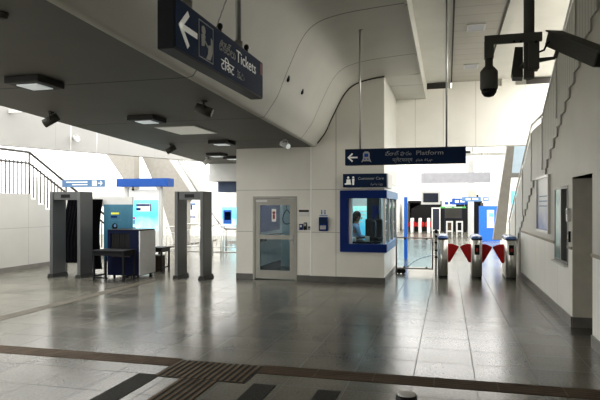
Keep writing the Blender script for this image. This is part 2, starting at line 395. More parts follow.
# ---- right wall with stair stepping down its top edge
def top_z(Y):
    if Y < 11.1: z = 4.42 - .15*math.floor((Y-7.1)/.32); return min(z, 5.12)
    if Y < 12.6: return 2.47
    return max(0, 2.47 - .15*(1+math.floor((Y-12.6)/.32)))
edges = sorted(set([7.1 + .32*k for k in range(-5, 13)] + [11.1, 12.6] + [12.6+.32*k for k in range(1, 16)]))
def steps(y0, y1):
    ys = [y0] + [e for e in edges if y0 < e < y1] + [y1]
    return [(a, c, top_z((a+c)/2)) for a, c in zip(ys[:-1], ys[1:])]
DADO = 1.14
bu, bl = MB(), MB()
RY0, RY1, RZ = 7.74, 8.92, 2.15       # doorway
WY0, WY1, WZ0, WZ1 = 9.2, 10.28, .86, 2.06   # service window
for y0, y1, lo, hi in ((-5, RY0, 0, 9), (RY0, RY1, RZ, 9), (RY1, WY0, 0, 9), (WY0, WY1, 0, WZ0), (WY0, WY1, WZ1, 9), (WY1, 14.85, 0, 9)):
    if lo < DADO: bl.box(WX, WX+.45, y0, y1, lo, min(hi, DADO))
    if hi > DADO:
        for a, c, z in steps(y0, y1):
            if z > max(lo, DADO): bu.box(WX, WX+.45, a, c, max(lo, DADO), z)
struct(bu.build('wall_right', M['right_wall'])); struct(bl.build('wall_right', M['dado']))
b = MB()
for y0, y1 in ((-5, RY0), (RY1, WY0), (WY1, 14.87)):
    b.box(WX-.02, WX, y0, y1, 0, .15)
b.box(WX-.02, WX, WY0, WY1, 0, .15); b.box(WX, WX+.44, RY1-.02, RY1, 0, .15); b.box(WX-.02, WX+.45, 14.85, 14.87, 0, .15)
struct(b.build('baseboard_right', M['base_mid']))
b = MB()
for y0, y1 in ((-5, RY0), (RY1, WY0), (WY1, 14.85)): b.box(WX-.022, WX, y0, y1, DADO-.02, DADO+.02)
struct(b.build('trim_4', mat('brown_ledge', (.36, .32, .26), .5)))
b = MB(); b.box(WX, WX+.30, RY1-.015, RY1, .15, RZ); b.box(WX, WX+.44, RY0, RY1, RZ, RZ+.01); b.box(WX, WX+.44, RY0, RY0+.01, .0, RZ)
struct(b.build('trim_5', M['jamb']))
# dark door in the recess
t = struct(bpy.data.objects.new('door_1', None)); C.objects.link(t); t.location = (WX+.32, RY0, 0)
MB().box(WX+.30, WX+.35, RY0+.02, RY1-.02, .01, RZ-.01).build('door_leaf', M['door_dark'], t)
q = MB(); q.box(WX+.27, WX+.30, RY0+.01, RY1-.016, RZ-.06, RZ-.002); q.box(WX+.27, WX+.30, RY1-.09, RY1-.02, .0, RZ-.06); q.build('door_frame', M['steel_d'], t)
q = MB(); q.tube([(WX+.30, RY1-.2, 1.0), (WX+.24, RY1-.2, 1.0), (WX+.24, RY1-.2, 1.25), (WX+.30, RY1-.2, 1.25)], .011); q.build('door_handle', M['steel_l'], t)
# service window
t = struct(bpy.data.objects.new('window_1', None)); C.objects.link(t); t.location = (WX, WY0, WZ0)
q = MB(); f = .045
q.box(WX-.01, WX+.12, WY0, WY1, WZ0, WZ0+f); q.box(WX-.01, WX+.12, WY0, WY1, WZ1-f, WZ1); q.box(WX-.01, WX+.12, WY0, WY0+f, WZ0+f, WZ1-f)
q.box(WX-.01, WX+.12, WY1-f, WY1, WZ0+f, WZ1-f); q.box(WX-.01, WX+.1, WY0+.50, WY0+.55, WZ0+f, WZ1-f); q.build('window_frame', M['steel_d'], t)
MB().box(WX-.002, WX+.01, WY0+.55, WY1-f, WZ0+f, WZ1-f).build('window_pane', mat('pane_painted_reflection', (.20, .42, .42), .15, .2), t)  # teal reflection is put into the pane's base colour
MB().box(WX+.09, WX+.10, WY0+f, WY0+.50, WZ0+f, WZ1-f).build('window_pane', M['black'], t)
MB().box(WX-.06, WX+.1, WY0-.0, WY1, WZ0-.025, WZ0).build('window_sill', M['off'], t)
# back of the window and recess so nothing leaks light
struct(MB().box(WX+.45, WX+.55, 5.0, 11.5, 0, 2.4).build('wall_right', M['dark_room']))

# staircase on the right: solid flight behind the wall
t = thing('staircase', 'concrete staircase rising toward the viewer along the right white wall', 'staircase', (WX+.45, 11, 0))
q = MB()
for a, c, z in steps(7.1-.32*5, 17.4):
    if z > .01: q.box(WX+.451, WX+1.5, a, c, max(0, z-.55), z-.005)
q.build('flight', M['cream'], t)
q = MB()
for a, c, z in steps(14.871, 17.4):
    if z > .01: q.box(WX, WX+.45, a, c, 0, z)
q.build('stringer', M['cream'], t)
# balustrade with mesh infill
t = thing('stair_balustrade', 'grey vertical-ribbed mesh balustrade with steel handrail on the right staircase', 'balustrade', (WX, 11, 2.4))
def rail_z(Y):
    if Y < 11.3: return 4.42 + .15 + .98 - (Y-7.1)*.469
    if Y < 12.7: return 3.45
    return 3.45 - (Y-12.7)*.469
q = MB()
for a, c, z in steps(7.1-.32*5, 17.3):
    n = max(1, int((c-a)/.16+.5))
    for k in range(n):
        ya, yc = a+(c-a)*k/n, a+(c-a)*(k+1)/n
        za, zc = rail_z(ya)-.13, rail_z(yc)-.13
        q.poly_prism([(WX-.03, ya, z-.19), (WX-.03, yc, z-.19), (WX-.03, yc, zc), (WX-.03, ya, za)], (.02, 0, 0))
q.build('mesh_panel', M['balu'], t)
q = MB(); ys = [5.5, 11.3, 12.7, 17.3]; q.tube([(WX-.03, y, rail_z(y+.001)) for y in ys], .024); q.build('handrail', M['steel_l'], t)
for k in range(9):
    y = 5.7 + k*1.42
    MB().box(WX-.05, WX-.031, y-.02, y+.02, top_z(y)-.05, rail_z(y)).build('post', M['steel_l'], t)

# walls out of view that close the hall
struct(MB().box(4.2, 4.4, -5, 18, 0, 5.3).build('wall_right', M['white_wall']))
struct(MB().box(-9, 4.2, -5.2, -5, 0, 5.3).build('wall_behind', M['right_wall']))

# ---- left stair hall
LX = -11.3
struct(MB().box(LX-.2, LX-.05, 4, 27, 0, .05).build('baseboard_left', M['base_mid']))
P = [onX(x, y, LX) for x, y in ((31, 193), (48, 205))]
land = 2.09; Ys = onX(31, 193, LX).y
t = thing('staircase', 'white staircase with solid panelled side descending behind the metal detectors at left', 'staircase', (LX, Ys, 0))
q = MB(); q.box(LX-1.6, LX, 5, Ys, 0, land)
nst = 13; going = .30; rise = land/(nst+1)
for k in range(nst): q.box(LX-1.6, LX, Ys+going*k, Ys+going*(k+1), 0, land-rise*(k+1))
q.build('flight', panel_mat('stair_side_panels', (.50, .49, .46), [('Z', 1.15-.0, 8), ('Y', -2.2, 2.1)], rough=.5, jcol=.6), t)
MB().box(LX, LX+.02, 5, Ys+going*nst, 0, .12).build('skirting', M['base_mid'], t)
t = thing('stair_railing', 'grey metal railing with thin balusters on the left stair landing and flight', 'railing', (LX-.05, Ys, land))
rx = LX - .06; sl = rise/going
def lz(Y): return land if Y < Ys else land - (Y-Ys)*sl
Ye = Ys + going*nst
for hh, nm in ((1.17, 'handrail'), (.86, 'rail')):
    MB().tube([(rx, 5, land+hh), (rx, Ys, land+hh), (rx, Ye, lz(Ye)+hh)], .036 if hh > 1 else .028).build(nm, M['rail_d'], t)
y = 8.6
while y < Ye:
    if abs(y-Ys) > .06: MB().cyl((rx, y, lz(y)-.03), (rx, y, lz(y)+.92), .018, seg=6).build('baluster', M['rail_d'], t)
    y += .15
for y in (Ys, Ys+1.6, Ye): MB().cyl((rx, y, lz(y)-.05), (rx, y, lz(y)+1.17), .026, seg=8).build('post', M['rail_d'], t)

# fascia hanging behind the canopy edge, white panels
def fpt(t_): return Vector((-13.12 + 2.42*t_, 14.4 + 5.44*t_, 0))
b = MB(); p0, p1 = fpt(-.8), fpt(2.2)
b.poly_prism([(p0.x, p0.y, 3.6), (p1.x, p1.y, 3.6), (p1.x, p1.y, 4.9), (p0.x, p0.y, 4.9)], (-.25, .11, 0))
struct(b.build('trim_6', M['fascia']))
# far walls (very bright daylight zone)
struct(MB().box(-26, -3.4, 31, 31.2, 0, 3.6).build('wall_left', M['white_wall']))
struct(MB().box(-3.4, -3.2, 20, 48, 0, 5.0).build('wall_left', M['white_wall']))
struct(MB().box(-3.2, 12, 46, 46.2, 0, 6.5).build('wall_front', M['bulk']))
# raised block left of the kiosk
b = MB(); a0 = onY(209, 160, 17.4); a1 = onY(240, 181, 17.4)
b.box(a0.x, -4.88, 17.4, 19, a1.z, LOW+.4); struct(b.build('trim_7', M['off']))
b = MB(); b.box(onY(218,0,17.9).x, -4.4, 17.9, 18.8, a1.z-.34, a1.z-.002); struct(b.build('trim_8', mat('slate_blue_band', (.07, .10, .18), .5)))
# slanting supports in daylight zone
def slab(name, pts, Y, d, m, label, cat):
    b = MB(); b.poly_prism([onY(x, y, Y) for x, y in pts], (0, d, 0)); o = b.build(name, m); tag(o, label, cat); return o
slab('slanting_strut', [(102,148),(134,148),(134,172),(134,252),(126,252),(124,180)], 24, .5, M['cream'], 'broad beige strut slanting down beyond the two hanging signs', 'strut')
slab('slanting_strut', [(138,148),(168,148),(194,192),(186,202),(186,249),(176,249),(160,196)], 25, .5, M['cream'], 'beige triangular support behind the white diagonal beam near second gate', 'strut')
slab('diagonal_beam', [(163,150),(176,150),(208,201),(208,252),(201,252),(201,208)], 23, .3, M['off'], 'white diagonal beam slanting down behind the second metal detector', 'beam')
o = MB(); o.cyl(onY(172,150,22.8), onY(209,210,22.8), .035); tag(o.build('diagonal_cable', M['steel_d']), 'dark thin rod running along the white diagonal beam', 'rod')
o = slab('slanting_column', [(508,140),(515,140),(505,240),(493,240)], 19.5, .35, M['cream'], 'beige slanting column behind the rightmost turnstile', 'column')

# ---- floor inlays
b = MB(); b.box(-12, -2.93, 5.66, 5.96, 0, .004); b.box(-1.93, WX-.02, 5.64, 5.94, 0, .004); struct(b.build('trim_9', M['tact']))
b = MB(); b.box(-2.93, -1.93, 5.28, 5.90, 0, .003); b.box(-2.62, -2.24, 2.5, 5.28, 0, .003); struct(b.build('trim_10', M['dark_tile']))
b = MB()
x = -2.91
while x < -1.94: b.box(x, x+.035, 5.29, 5.89, .003, .008); x += .07
x = -2.61
while x < -2.26: b.box(x, x+.035, 2.5, 5.28, .003, .008); x += .07
struct(b.build('trim_11', M['tact_rib']))
b = MB()
for xx in [-11.7+.6*k for k in range(15)] + [-1.93+.6*k for k in range(1, 7)]:
    b.box(xx, xx+.012, 5.65, 5.95, .004, .0052)
for yy in (5.70, 5.76, 5.82, 5.88): b.box(-12, -2.93, yy, yy+.012, .004, .0055); b.box(-1.93, WX-.02, yy-.01, yy+.002, .004, .0055)
struct(b.build('trim_12', M['tact_rib']))
b = MB(); b.box(-6.85, -6.6, 3, 12.2, 0, .004); struct(b.build('trim_13', M['tact_light']))
b = MB(); b.box(-3.12, -2.87, 3, 5.33, 0, .003); b.box(-1.84, -1.61, 3, 5.30, 0, .003); b.box(-1.19, -.97, 3, 5.28, 0, .003); struct(b.build('trim_14', M['dark_tile']))
# curved kerb line on the far floor
pts = []
for k in range(13):
    a = math.pi - k*math.pi/2/12
    pts.append(Vector((.35 + 1.45*math.cos(a), 16.6 + 5.0*math.sin(a), .012)))
b = MB(); b.tube(pts, .03, 6); struct(b.build('trim_15', M['steel_d']))

# ================================================================== CEILING FITTINGS
def square_light(px, py, w, label):
    c = onZ(px, py, LOW)
    t = thing('ceiling_light', label, 'ceiling light', (c.x, c.y, LOW), 'dark square lights under the low ceiling')
    q = MB(); q.box(c.x-w, c.x+w, c.y-w, c.y+w, LOW-.075, LOW, .012); q.build('housing', M['grey_dark'], t)
    k = w*.60; q = MB(); q.poly_prism([(c.x-k, c.y-k, LOW-.076), (c.x+k, c.y-k, LOW-.076), (c.x+k, c.y+k, LOW-.076), (c.x-k, c.y+k, LOW-.076)], (0,0,-.012)); q.build('lens', M['lens'], t)
for a in ((35, 79.5, .215, 'dark square surface light under dark ceiling at far left, nearest one'),
          (147, 117, .22, 'dark square surface light between the far-left light and the pale square panel'),
          (222, 141, .225, 'dark square surface light just beyond the pale square ceiling panel'),
          (217, 153.5, .22, 'dark square surface light above left end of white bulkhead block'),
          (233, 156.5, .22, 'farthest dark square surface light, partly hidden by kiosk wall')):
    square_light(*a)
c = onZ(187, 130, LOW)
t = thing('ceiling_panel', 'large pale flush square panel in the low ceiling', 'ceiling panel', (c.x, c.y, LOW))
MB().box(c.x-.38, c.x+.38, c.y-.50, c.y+.50, LOW-.012, LOW).build('frame', M['off'], t)
MB().box(c.x-.36, c.x+.36, c.y-.48, c.y+.48, LOW-.016, LOW-.012).build('diffuser', M['panel_light'], t)

def spot(base, aim, m, label, L=.22, r=.06, drop=.12, group='adjustable spotlights'):
    base = Vector(base); aim = Vector(aim).normalized()
    t = thing('spotlight', label, 'spotlight', base, group)
    MB().cyl(base, base-Vector((0,0,.02)), .045).build('mounting_plate', m, t)
    c = base - Vector((0,0,drop)); q = MB(); s = aim.cross(Vector((0,0,1))).normalized()*(r+.008)
    q.tube([base, base-Vector((0,0,.03))], .012); q.tube([c+s, base-Vector((0,0,.03))+s, base-Vector((0,0,.03))-s, c-s], .008); q.build('bracket', m, t)
    q = MB(); q.cyl(c-aim*L*.5, c+aim*L*.5, r, r*1.04, 20); q.build('lamp_body', m, t)
    q = MB(); q.cyl(c+aim*L*.5, c+aim*(L*.5+.006), r*.85, seg=20); q.build('lens', M['lens'] if m is not M['cctv'] else M['off'], t)
spot(onZ(51, 112, LOW), (-.75, -.25, -.45), M['cctv'], 'dark cylindrical spotlight at the left edge of the low ceiling')
spot(onZ(204, 101, LOW), (.9, .25, -.35), M['cctv'], 'spotlight under the low ceiling just below the Tickets sign')
spot(onZ(171, 144, LOW), (-.8, -.2, -.5), M['cctv'], 'dark spotlight on the ceiling edge above the blue fascia')
spot(onZ(285, 139, LOW), (.7, -.5, -.35), M['off'], 'pale spotlight under the low ceiling above the kiosk wall')
spot(onZ(207, 157, LOW), (-.6, -.3, -.7), M['off'], 'pale spotlight beside the white bulkhead block')
for (px, py), lb in (((64, 138), 'small white spotlight on the pale fascia above the arrow sign'), ((147, 147), 'small white spotlight on the pale fascia above the blue beam')):
    f0 = fpt(.40 if px < 100 else 1.27) + Vector((.16, -.07, 0)); p = Vector((f0.x, f0.y, onY(px, py+1, f0.y).z))
    spot(p + Vector((0,0,.12)), (.8, -.5, -.35), M['off'], lb, L=.26, r=.08)
c = onZ(1, 13, LOW)
t = thing('smoke_detector', 'round smoke detector on the dark ceiling in the top left corner', 'smoke detector', (c.x, c.y, LOW))
MB().lathe((c.x, c.y, LOW), [(.05, 0), (.05, -.012), (.042, -.035), (.02, -.042)]).build('housing', M['cctv'], t)
# two small dark sensors on the cove
def cove_hit(px, py):
    r = _ray(px, py); t_ = 6.0
    while t_ < 14:
        p = Vector((r[0]*t_, r[1]*t_, H+r[2]*t_))
        for (xa_, za_), (xb_, zb_2) in zip(fine[:-1], fine[1:]):
            if za_ <= p.z <= zb_2:
                xs = xa_ + (xb_-xa_)*(p.z-za_)/max(1e-6, zb_2-za_)
                if p.x <= xs + cove_dx(p.y, xs): return p
        t_ += .02
    return p
for (px, py), lb in (((288, 78), 'small dark slotted fitting on the cove, upper of two'), ((302, 91), 'small dark slotted fitting on the cove, lower of two')):
    p = cove_hit(px, py); o = MB(); o.ball(p, .05, 12, (.6, .9, 1.3)); tag(o.build('cove_fitting', M['black']), lb, 'fitting')

# ================================================================== SIGNS
TEL_TICKET = '\u0c1f\u0c3f\u0c15\u0c46\u0c1f\u0c4d\u0c32\u0c41'
# --- Tickets sign, hung along the passage
SX = -1.50; s0, s1 = 2.95, 4.555; sz0, sz1 = 2.65, 2.955
t = thing('hanging_sign', 'navy hanging Tickets sign with left arrow and ticket icon, upper left', 'sign', (SX-.05, (s0+s1)/2, sz0))
MB().box(SX-.11, SX-.004, s0, s1, sz0, sz1, .006).build('housing', M['navy_frame'], t)
q = MB(); q.box(SX-.004, SX, s0+.01, s1-.01, sz0+.012, sz1-.012); q.build('sign_face', M['navy'], t)
Fc = Face((SX, s0, sz0), (0, 1, 0), (0, 0, 1))
fy = lambda px: onX(px, 50, SX).y - s0
k = MB(); Fc.arrow_left(k, (fy(179.5)+fy(197))/2, .150, fy(197)-fy(179.5), .036); k.build('arrow', M['sign_white'], t)
i0 = fy(198.5); k = MB(); Fc.frame(k, i0, fy(213), .035, .270, .006)
Fc.disc(k, i0+.07, .215, .030); Fc.poly(k, [(i0+.035,.185),(i0+.10,.19),(i0+.085,.12),(i0+.04,.11)])
Fc.line(k, i0+.08, .16, i0+.14, .125, .014); Fc.poly(k, [(i0+.14,.08),(i0+.215,.10),(i0+.215,.19),(i0+.185,.20),(i0+.185,.15),(i0+.145,.14)]); Fc.poly(k, [(i0+.11,.045),(i0+.18,.05),(i0+.21,.10),(i0+.14,.085)])
k.build('icon', M['sign_grey'], t)
text(TEL_TICKET, Fc.p(fy(219), .165), (0,1,0), (0,0,1), .10, M['sign_grey'], t, width=fy(235)-fy(219))
text('Tickets', Fc.p(fy(236), .165), (0,1,0), (0,0,1), .125, M['sign_white'], t, width=fy(255.5)-fy(236))
text('\u091f\u093f\u0915\u091f', Fc.p(fy(221), .045), (0,1,0), (0,0,1), .105, M['sign_white'], t, width=fy(234)-fy(221))
text('\ufb68\ufb91\ufb66', Fc.p(fy(237), .05), (0,1,0), (0,0,1), .075, M['sign_grey'], t, width=fy(244)-fy(237))
k = MB(); Fc.rect(k, s1-s0-.09, s1-s0-.02, .19, .285, .002); k.build('red_corner_mark', mat('dull_red_mark', (.16, .02, .03), .5), t)
for y in (fy(195)+s0, fy(245)+s0):
    MB().cyl((SX-.055, y, sz1), (SX-.055, y, 4.66), .022).build('rod', M['steel_d'], t)
    MB().cyl((SX-.055, y, sz1), (SX-.055, y, sz1+.06), .035).build('rod_socket', M['steel_d'], t)
for y in (fy(224)+s0, fy(250)+s0):
    k = MB(); k.cyl((SX-.03, y, sz1), (SX-.03, y, sz1+.045), .012); k.ball((SX-.03, y, sz1+.045), .020, 10, (1,1,1.2)); k.build('clamp_knob', M['black'], t)

# --- Platform sign, hung across the passage
py = 9.3; a0 = onY(345, 149, py); a1 = onY(466, 146, py); z0, z1 = 2.425, 2.69
t = thing('hanging_sign', 'navy hanging Platform sign with left arrow and train icon', 'sign', ((a0.x+a1.x)/2, py+.05, z0))
MB().box(a0.x, a1.x, py+.004, py+.12, z0, z1, .005).build('housing', M['navy_frame'], t)
MB().box(a0.x+.008, a1.x-.008, py, py+.004, z0+.008, z1-.008).build('sign_face', M['navy'], t)
Fc = Face((a0.x, py, z0), (1, 0, 0), (0, 0, 1))
k = MB(); Fc.arrow_left(k, .13, .125, .16, .027); k.build('arrow', M['sign_white'], t)
k = MB(); Fc.poly(k, [(.27,.04),(.30,.06),(.40,.06),(.44,.04),(.41,.11),(.41,.19),(.385,.22),(.325,.22),(.30,.19),(.30,.11)]); k.build('icon', M['sign_grey'], t)
k = MB(); Fc.rect(k, .322, .388, .13, .185, .005); Fc.disc(k, .33, .095, .012, .005); Fc.disc(k, .38, .095, .012, .005); k.build('icon_window', M['blue'], t)
text('\u0c2a\u0c4d\u0c32\u0c3e\u0c1f\u0c4d \u0c2b\u0c3e\u0c30\u0c02', Fc.p(.66, .145), (1,0,0), (0,0,1), .085, M['sign_grey'], t, width=.42)
text('Platform', Fc.p(1.15, .145), (1,0,0), (0,0,1), .10, M['sign_grey'], t, width=.42)
text('\u092a\u094d\u0932\u0947\u091f\u092b\u093e\u0930\u094d\u092e', Fc.p(.78, .045), (1,0,0), (0,0,1), .08, M['sign_grey'], t, width=.32)
text('\ufb58\ufee0\ufbfe\ufed4 \ufed3\ufe8e\ufead\ufee1', Fc.p(1.15, .05), (1,0,0), (0,0,1), .055, M['sign_grey'], t, width=.26)
for px in (360, 446.5):
    p = onY(px, 148, py+.06)
    MB().cyl((p.x, py+.06, z1), (p.x, py+.06, 4.70 if px < 400 else 5.13), .014).build('rod', M['steel_l'], t)
    zt = 4.69 if px < 400 else 5.13
    MB().lathe((p.x, py+.06, zt-.03), [(.02, 0), (.07, .02), (.07, .03)]).build('ceiling_rose', M['steel_d'], t)

# --- Customer Care sign on the kiosk
a0 = onY(343, 174, 12.75); a1 = onY(385, 187, 12.75)
t = thing('wall_sign', 'small navy Customer Care sign above the blue kiosk window', 'sign', (a0.x, 12.95, a1.z))
MB().box(a0.x, KX+.07, 12.75, 12.85, a1.z, a0.z, .004).build('housing', M['navy'], t)
Fc = Face((a0.x, 12.75, a1.z), (1,0,0), (0,0,1)); hgt = a0.z-a1.z
k = MB(); Fc.disc(k, .12, .22, .028); Fc.poly(k, [(.07,.07),(.18,.07),(.17,.18),(.08,.18)]); Fc.rect(k, .04, .19, .06, .09); Fc.disc(k, .235, .225, .024); Fc.poly(k, [(.215,.05),(.255,.05),(.265,.195),(.205,.195)])
k.build('icon', M['sign_white'], t)
text('Customer Care', Fc.p(.34, .17), (1,0,0), (0,0,1), .085, M['sign_grey'], t, width=.58)
text('\u06a9\u0633\u0679\u0645\u0631 \u06a9\u06cc\u0626\u0631', Fc.p(.62, .05), (1,0,0), (0,0,1), .07, M['sign_grey'], t, width=.28)
MB().box(KX+.07, KX+.10, 12.75, 13.75, a1.z-.01, a0.z).build('side_face', M['off'], t)
struct(MB().box(KX, KX+.06, 13.0, 13.75, a1.z-.01, a0.z).build('trim_16', M['off']))

# ================================================================== KIOSK WINDOW AND DOOR
t = struct(bpy.data.objects.new('window_2', None)); C.objects.link(t); t.location = (wx0, KY, wz0)
q = MB(); e = .06; fw = .17
q.box(wx0-.03, KX+e, KY-e-.04, KY+.06, wz1-fw, wz1+.01); q.box(wx0-.03, KX+e, KY-e-.04, KY+.06, wz0-.01, wz0+fw); q.box(wx0-.03, wx0+fw-.01, KY-e-.04, KY+.06, wz0+fw, wz1-fw)
q.build('window_frame', M['royal'], t)
q = MB(); q.box(KX-.06, KX+e, KY+.06, 15.9, wz1-fw, wz1+.01); q.box(KX-.06, KX+e, KY+.06, 15.9, wz0-.01, wz0+fw); q.build('window_frame', M['blue_l'], t)
q = MB(); q.box(wx0+fw-.01, wx0+fw+.06, KY+.0, KY+.10, wz0+fw, wz1-fw); q.build('reveal', M['white'], t)
for y in (KY+.0, 13.85, 14.85, 15.85): MB().box(KX-.03, KX+.02, y, y+.045, wz0+fw, wz1-fw).build('mullion', M['steel_l'], t)
MB().box(wx0+fw, KX-.035, KY+.02, KY+.028, wz0+fw, wz1-fw).build('window_pane', M['glass'], t)
MB().box(KX-.012, KX-.006, KY+.05, 15.85, wz0+fw, wz1-fw).build('window_pane', M['glass'], t)

t = struct(bpy.data.objects.new('door_2', None)); C.objects.link(t); t.location = (dx0, KY, 0)
q = MB(); w = .05
q.box(dx0, dx0+w, KY-.015, KY+.1, 0, dz); q.box(dx1-w, dx1, KY-.015, KY+.1, 0, dz); q.box(dx0+w, dx1-w, KY-.015, KY+.1, dz-w, dz); q.build('door_frame', M['door_grey'], t)
q = MB(); l0, l1 = dx0+w+.006, dx1-w-.006; y0, y1 = KY+.0, KY+.045
q.box(l0, l0+.12, y0, y1, .02, dz-w-.006); q.box(l1-.12, l1, y0, y1, .02, dz-w-.006)
for za, zb in ((.02, .22), (.96, 1.06), (dz-w-.16, dz-w-.006)): q.box(l0+.12, l1-.12, y0, y1, za, zb)
q.build('door_leaf', M['door_grey'], t)
MB().box(l0+.12, l1-.12, KY+.02, KY+.026, .22, .96).build('glass_pane', M['glass'], t)
MB().box(l0+.12, l1-.12, KY+.02, KY+.026, 1.06, dz-w-.16).build('glass_pane', M['glass'], t)
q = MB(); q.box(l1-.09, l1-.03, KY-.012, KY, .86, 1.08); q.tube([(l1-.06, KY-.01, .95), (l1-.06, KY-.05, .95), (l1-.15, KY-.05, .95)], .01); q.build('door_handle', M['steel_d'], t)
q = MB(); q.box(l0+.02, l0+.30, KY-.012, KY, dz-w-.085, dz-w-.035); q.build('door_closer', M['off'], t)
NX = onY(271.5,0,KY).x; n = MB(); n.box(NX, NX+.11, KY+.012, KY+.019, 1.38, 1.68); nt = n.build('door_notice', M['white'], t)
k = MB(); Fn = Face((NX, KY+.012, 1.38), (1,0,0), (0,0,1)); Fn.disc(k, .055, .21, .035); Fn.rect(k, .03, .08, .06, .17); k.build('red_symbol', mat('dark_red_print', (.25, .03, .04), .5), nt)
# inside behind the door
struct(MB().box(-4.74, -4.66, KY+th, 15.85, 0, 3.0).build('wall_partition', M['cabin_wall']))
tag(MB().box(-4.655, -4.63, KY+.15, 15.6, 1.08, 2.6).build('display_board', M['cabin_blue']), 'dark blue board on the inner wall seen through upper glass of kiosk door', 'board')
struct(MB().box(-4.66, -4.63, KY+.15, 15.7, 0, .20).build('baseboard_left', M['black']))
t = thing('wall_shelf', 'narrow black shelf of dark items seen at mid height through the kiosk door', 'shelf', (-4.6, 14.2, .98))
MB().box(-4.63, -4.45, KY+.2, 15.3, .96, 1.0).build('board', M['black'], t)
for k in range(4): MB().box(-4.63, -4.5, 13.3+.45*k, 13.5+.45*k, .88-.03*(k%2), .96).build('hook_item', M['grey_dark'], t)
q = MB(); n_ = 20; cx_, cz_ = onY(287,0,13.05).x, onY(287,217,13.05).z
q.tube([(cx_+.10*math.cos(2*math.pi*k/n_)*(1-.4*math.sin(2*math.pi*k/n_)), 13.05, cz_+.17*math.sin(2*math.pi*k/n_)) for k in range(n_+1)], .010); q.cyl((cx_, 13.05, cz_+.17), (cx_, 13.0, cz_+.30), .008)
tag(q.build('hanging_strap', M['black']), 'black looped strap hanging behind upper glass of the kiosk door', 'strap')

# notices to the right of the door
def plate(name, x0, y0, x1, y1, m, label, cat, Y=KY, d=.012):
    a = onY(x0, y0, Y); c = onY(x1, y1, Y)
    o = MB().box(a.x, c.x, Y-d, Y, c.z, a.z); return tag(o.build(name, m), label, cat), a, c
pl, a, c = plate('wall_notice', 299, 210, 309, 216.5, M['off'], 'small pale notice with a dark header right of the kiosk door', 'notice')
MB().box(a.x, c.x, KY-.015, KY-.012, a.z-.045, a.z).build('header', M['black'], pl)
MB().box(a.x+.02, c.x-.02, KY-.014, KY-.012, c.z+.02, c.z+.03).build('print', M['jamb'], pl)
for x0, y0, x1, y1, m, lb in ((299.5, 224, 303, 230, 'royal', 'small blue switch plate in the row under the notice'), (304, 222.5, 306.8, 230, 'black', 'small black switch unit, middle of the row under the notice'), (308, 226, 311, 230, 'steel_d', 'small grey socket, rightmost of the row under the notice')):
    a = onY(x0, y0, KY); c = onY(x1, y1, KY); tt = thing('switch', lb, 'switch', (a.x, KY, c.z))
    MB().box(a.x, c.x, KY-.03, KY, c.z, a.z, .004).build('housing', M[m], tt)
    MB().box(a.x+.015, c.x-.015, KY-.036, KY-.03, (a.z+c.z)/2, a.z-.02).build('rocker', M['off'] if m != 'steel_d' else M['black'], tt)
KYO = KY; KY = KY-.05
a = onY(319.5, 217, KY); c = onY(328, 231, KY)
t = thing('wall_unit', 'dark blue rounded wall unit with grey panel left of the kiosk window', 'wall unit', (a.x, KY, c.z))
MB().box(a.x, c.x, KY-.09, KY, c.z, a.z, .02).build('housing', M['royal'], t)
MB().box(a.x+.03, c.x-.03, KY-.096, KY-.09, c.z+.04, c.z+.13).build('panel', M['steel_d'], t)
MB().box(a.x+.02, c.x-.02, KY-.094, KY-.088, c.z+.17, a.z-.03).build('slot', M['navy'], t)
k = MB(); Fn = Face((a.x, KY, a.z+.02), (1,0,0), (0,0,1)); Fn.disc(k, .05, .13, .016); Fn.rect(k, .035, .065, .04, .11); Fn.disc(k, .13, .13, .016); Fn.rect(k, .115, .145, .04, .11); Fn.rect(k, .0, .19, .0, .02)
tag(k.build('wall_decal', M['blue_l']), 'small blue figure decal on the wall above the dark blue unit', 'decal')

KY = KYO
# --- contents of the customer care cabin
a = onY(353, 206, 15.82); c = onY(371, 240, 15.82)
t = thing('backlit_poster', 'glowing teal poster on the back wall of the customer care cabin', 'poster', ((a.x+c.x)/2, 15.83, c.z))
MB().box(a.x-.02, c.x+.02, 15.81, 15.85, c.z-.02, a.z+.02).build('frame', M['off'], t); MB().box(a.x, c.x, 15.80, 15.81, c.z, a.z).build('poster_face', M['care_post'], t)
q = MB(); 
for k in range(4): q.box(a.x+.1, a.x+.42-.05*k, 15.79, 15.80, a.z-.16-.1*k, a.z-.13-.1*k)
q.build('print', M['white'], t)
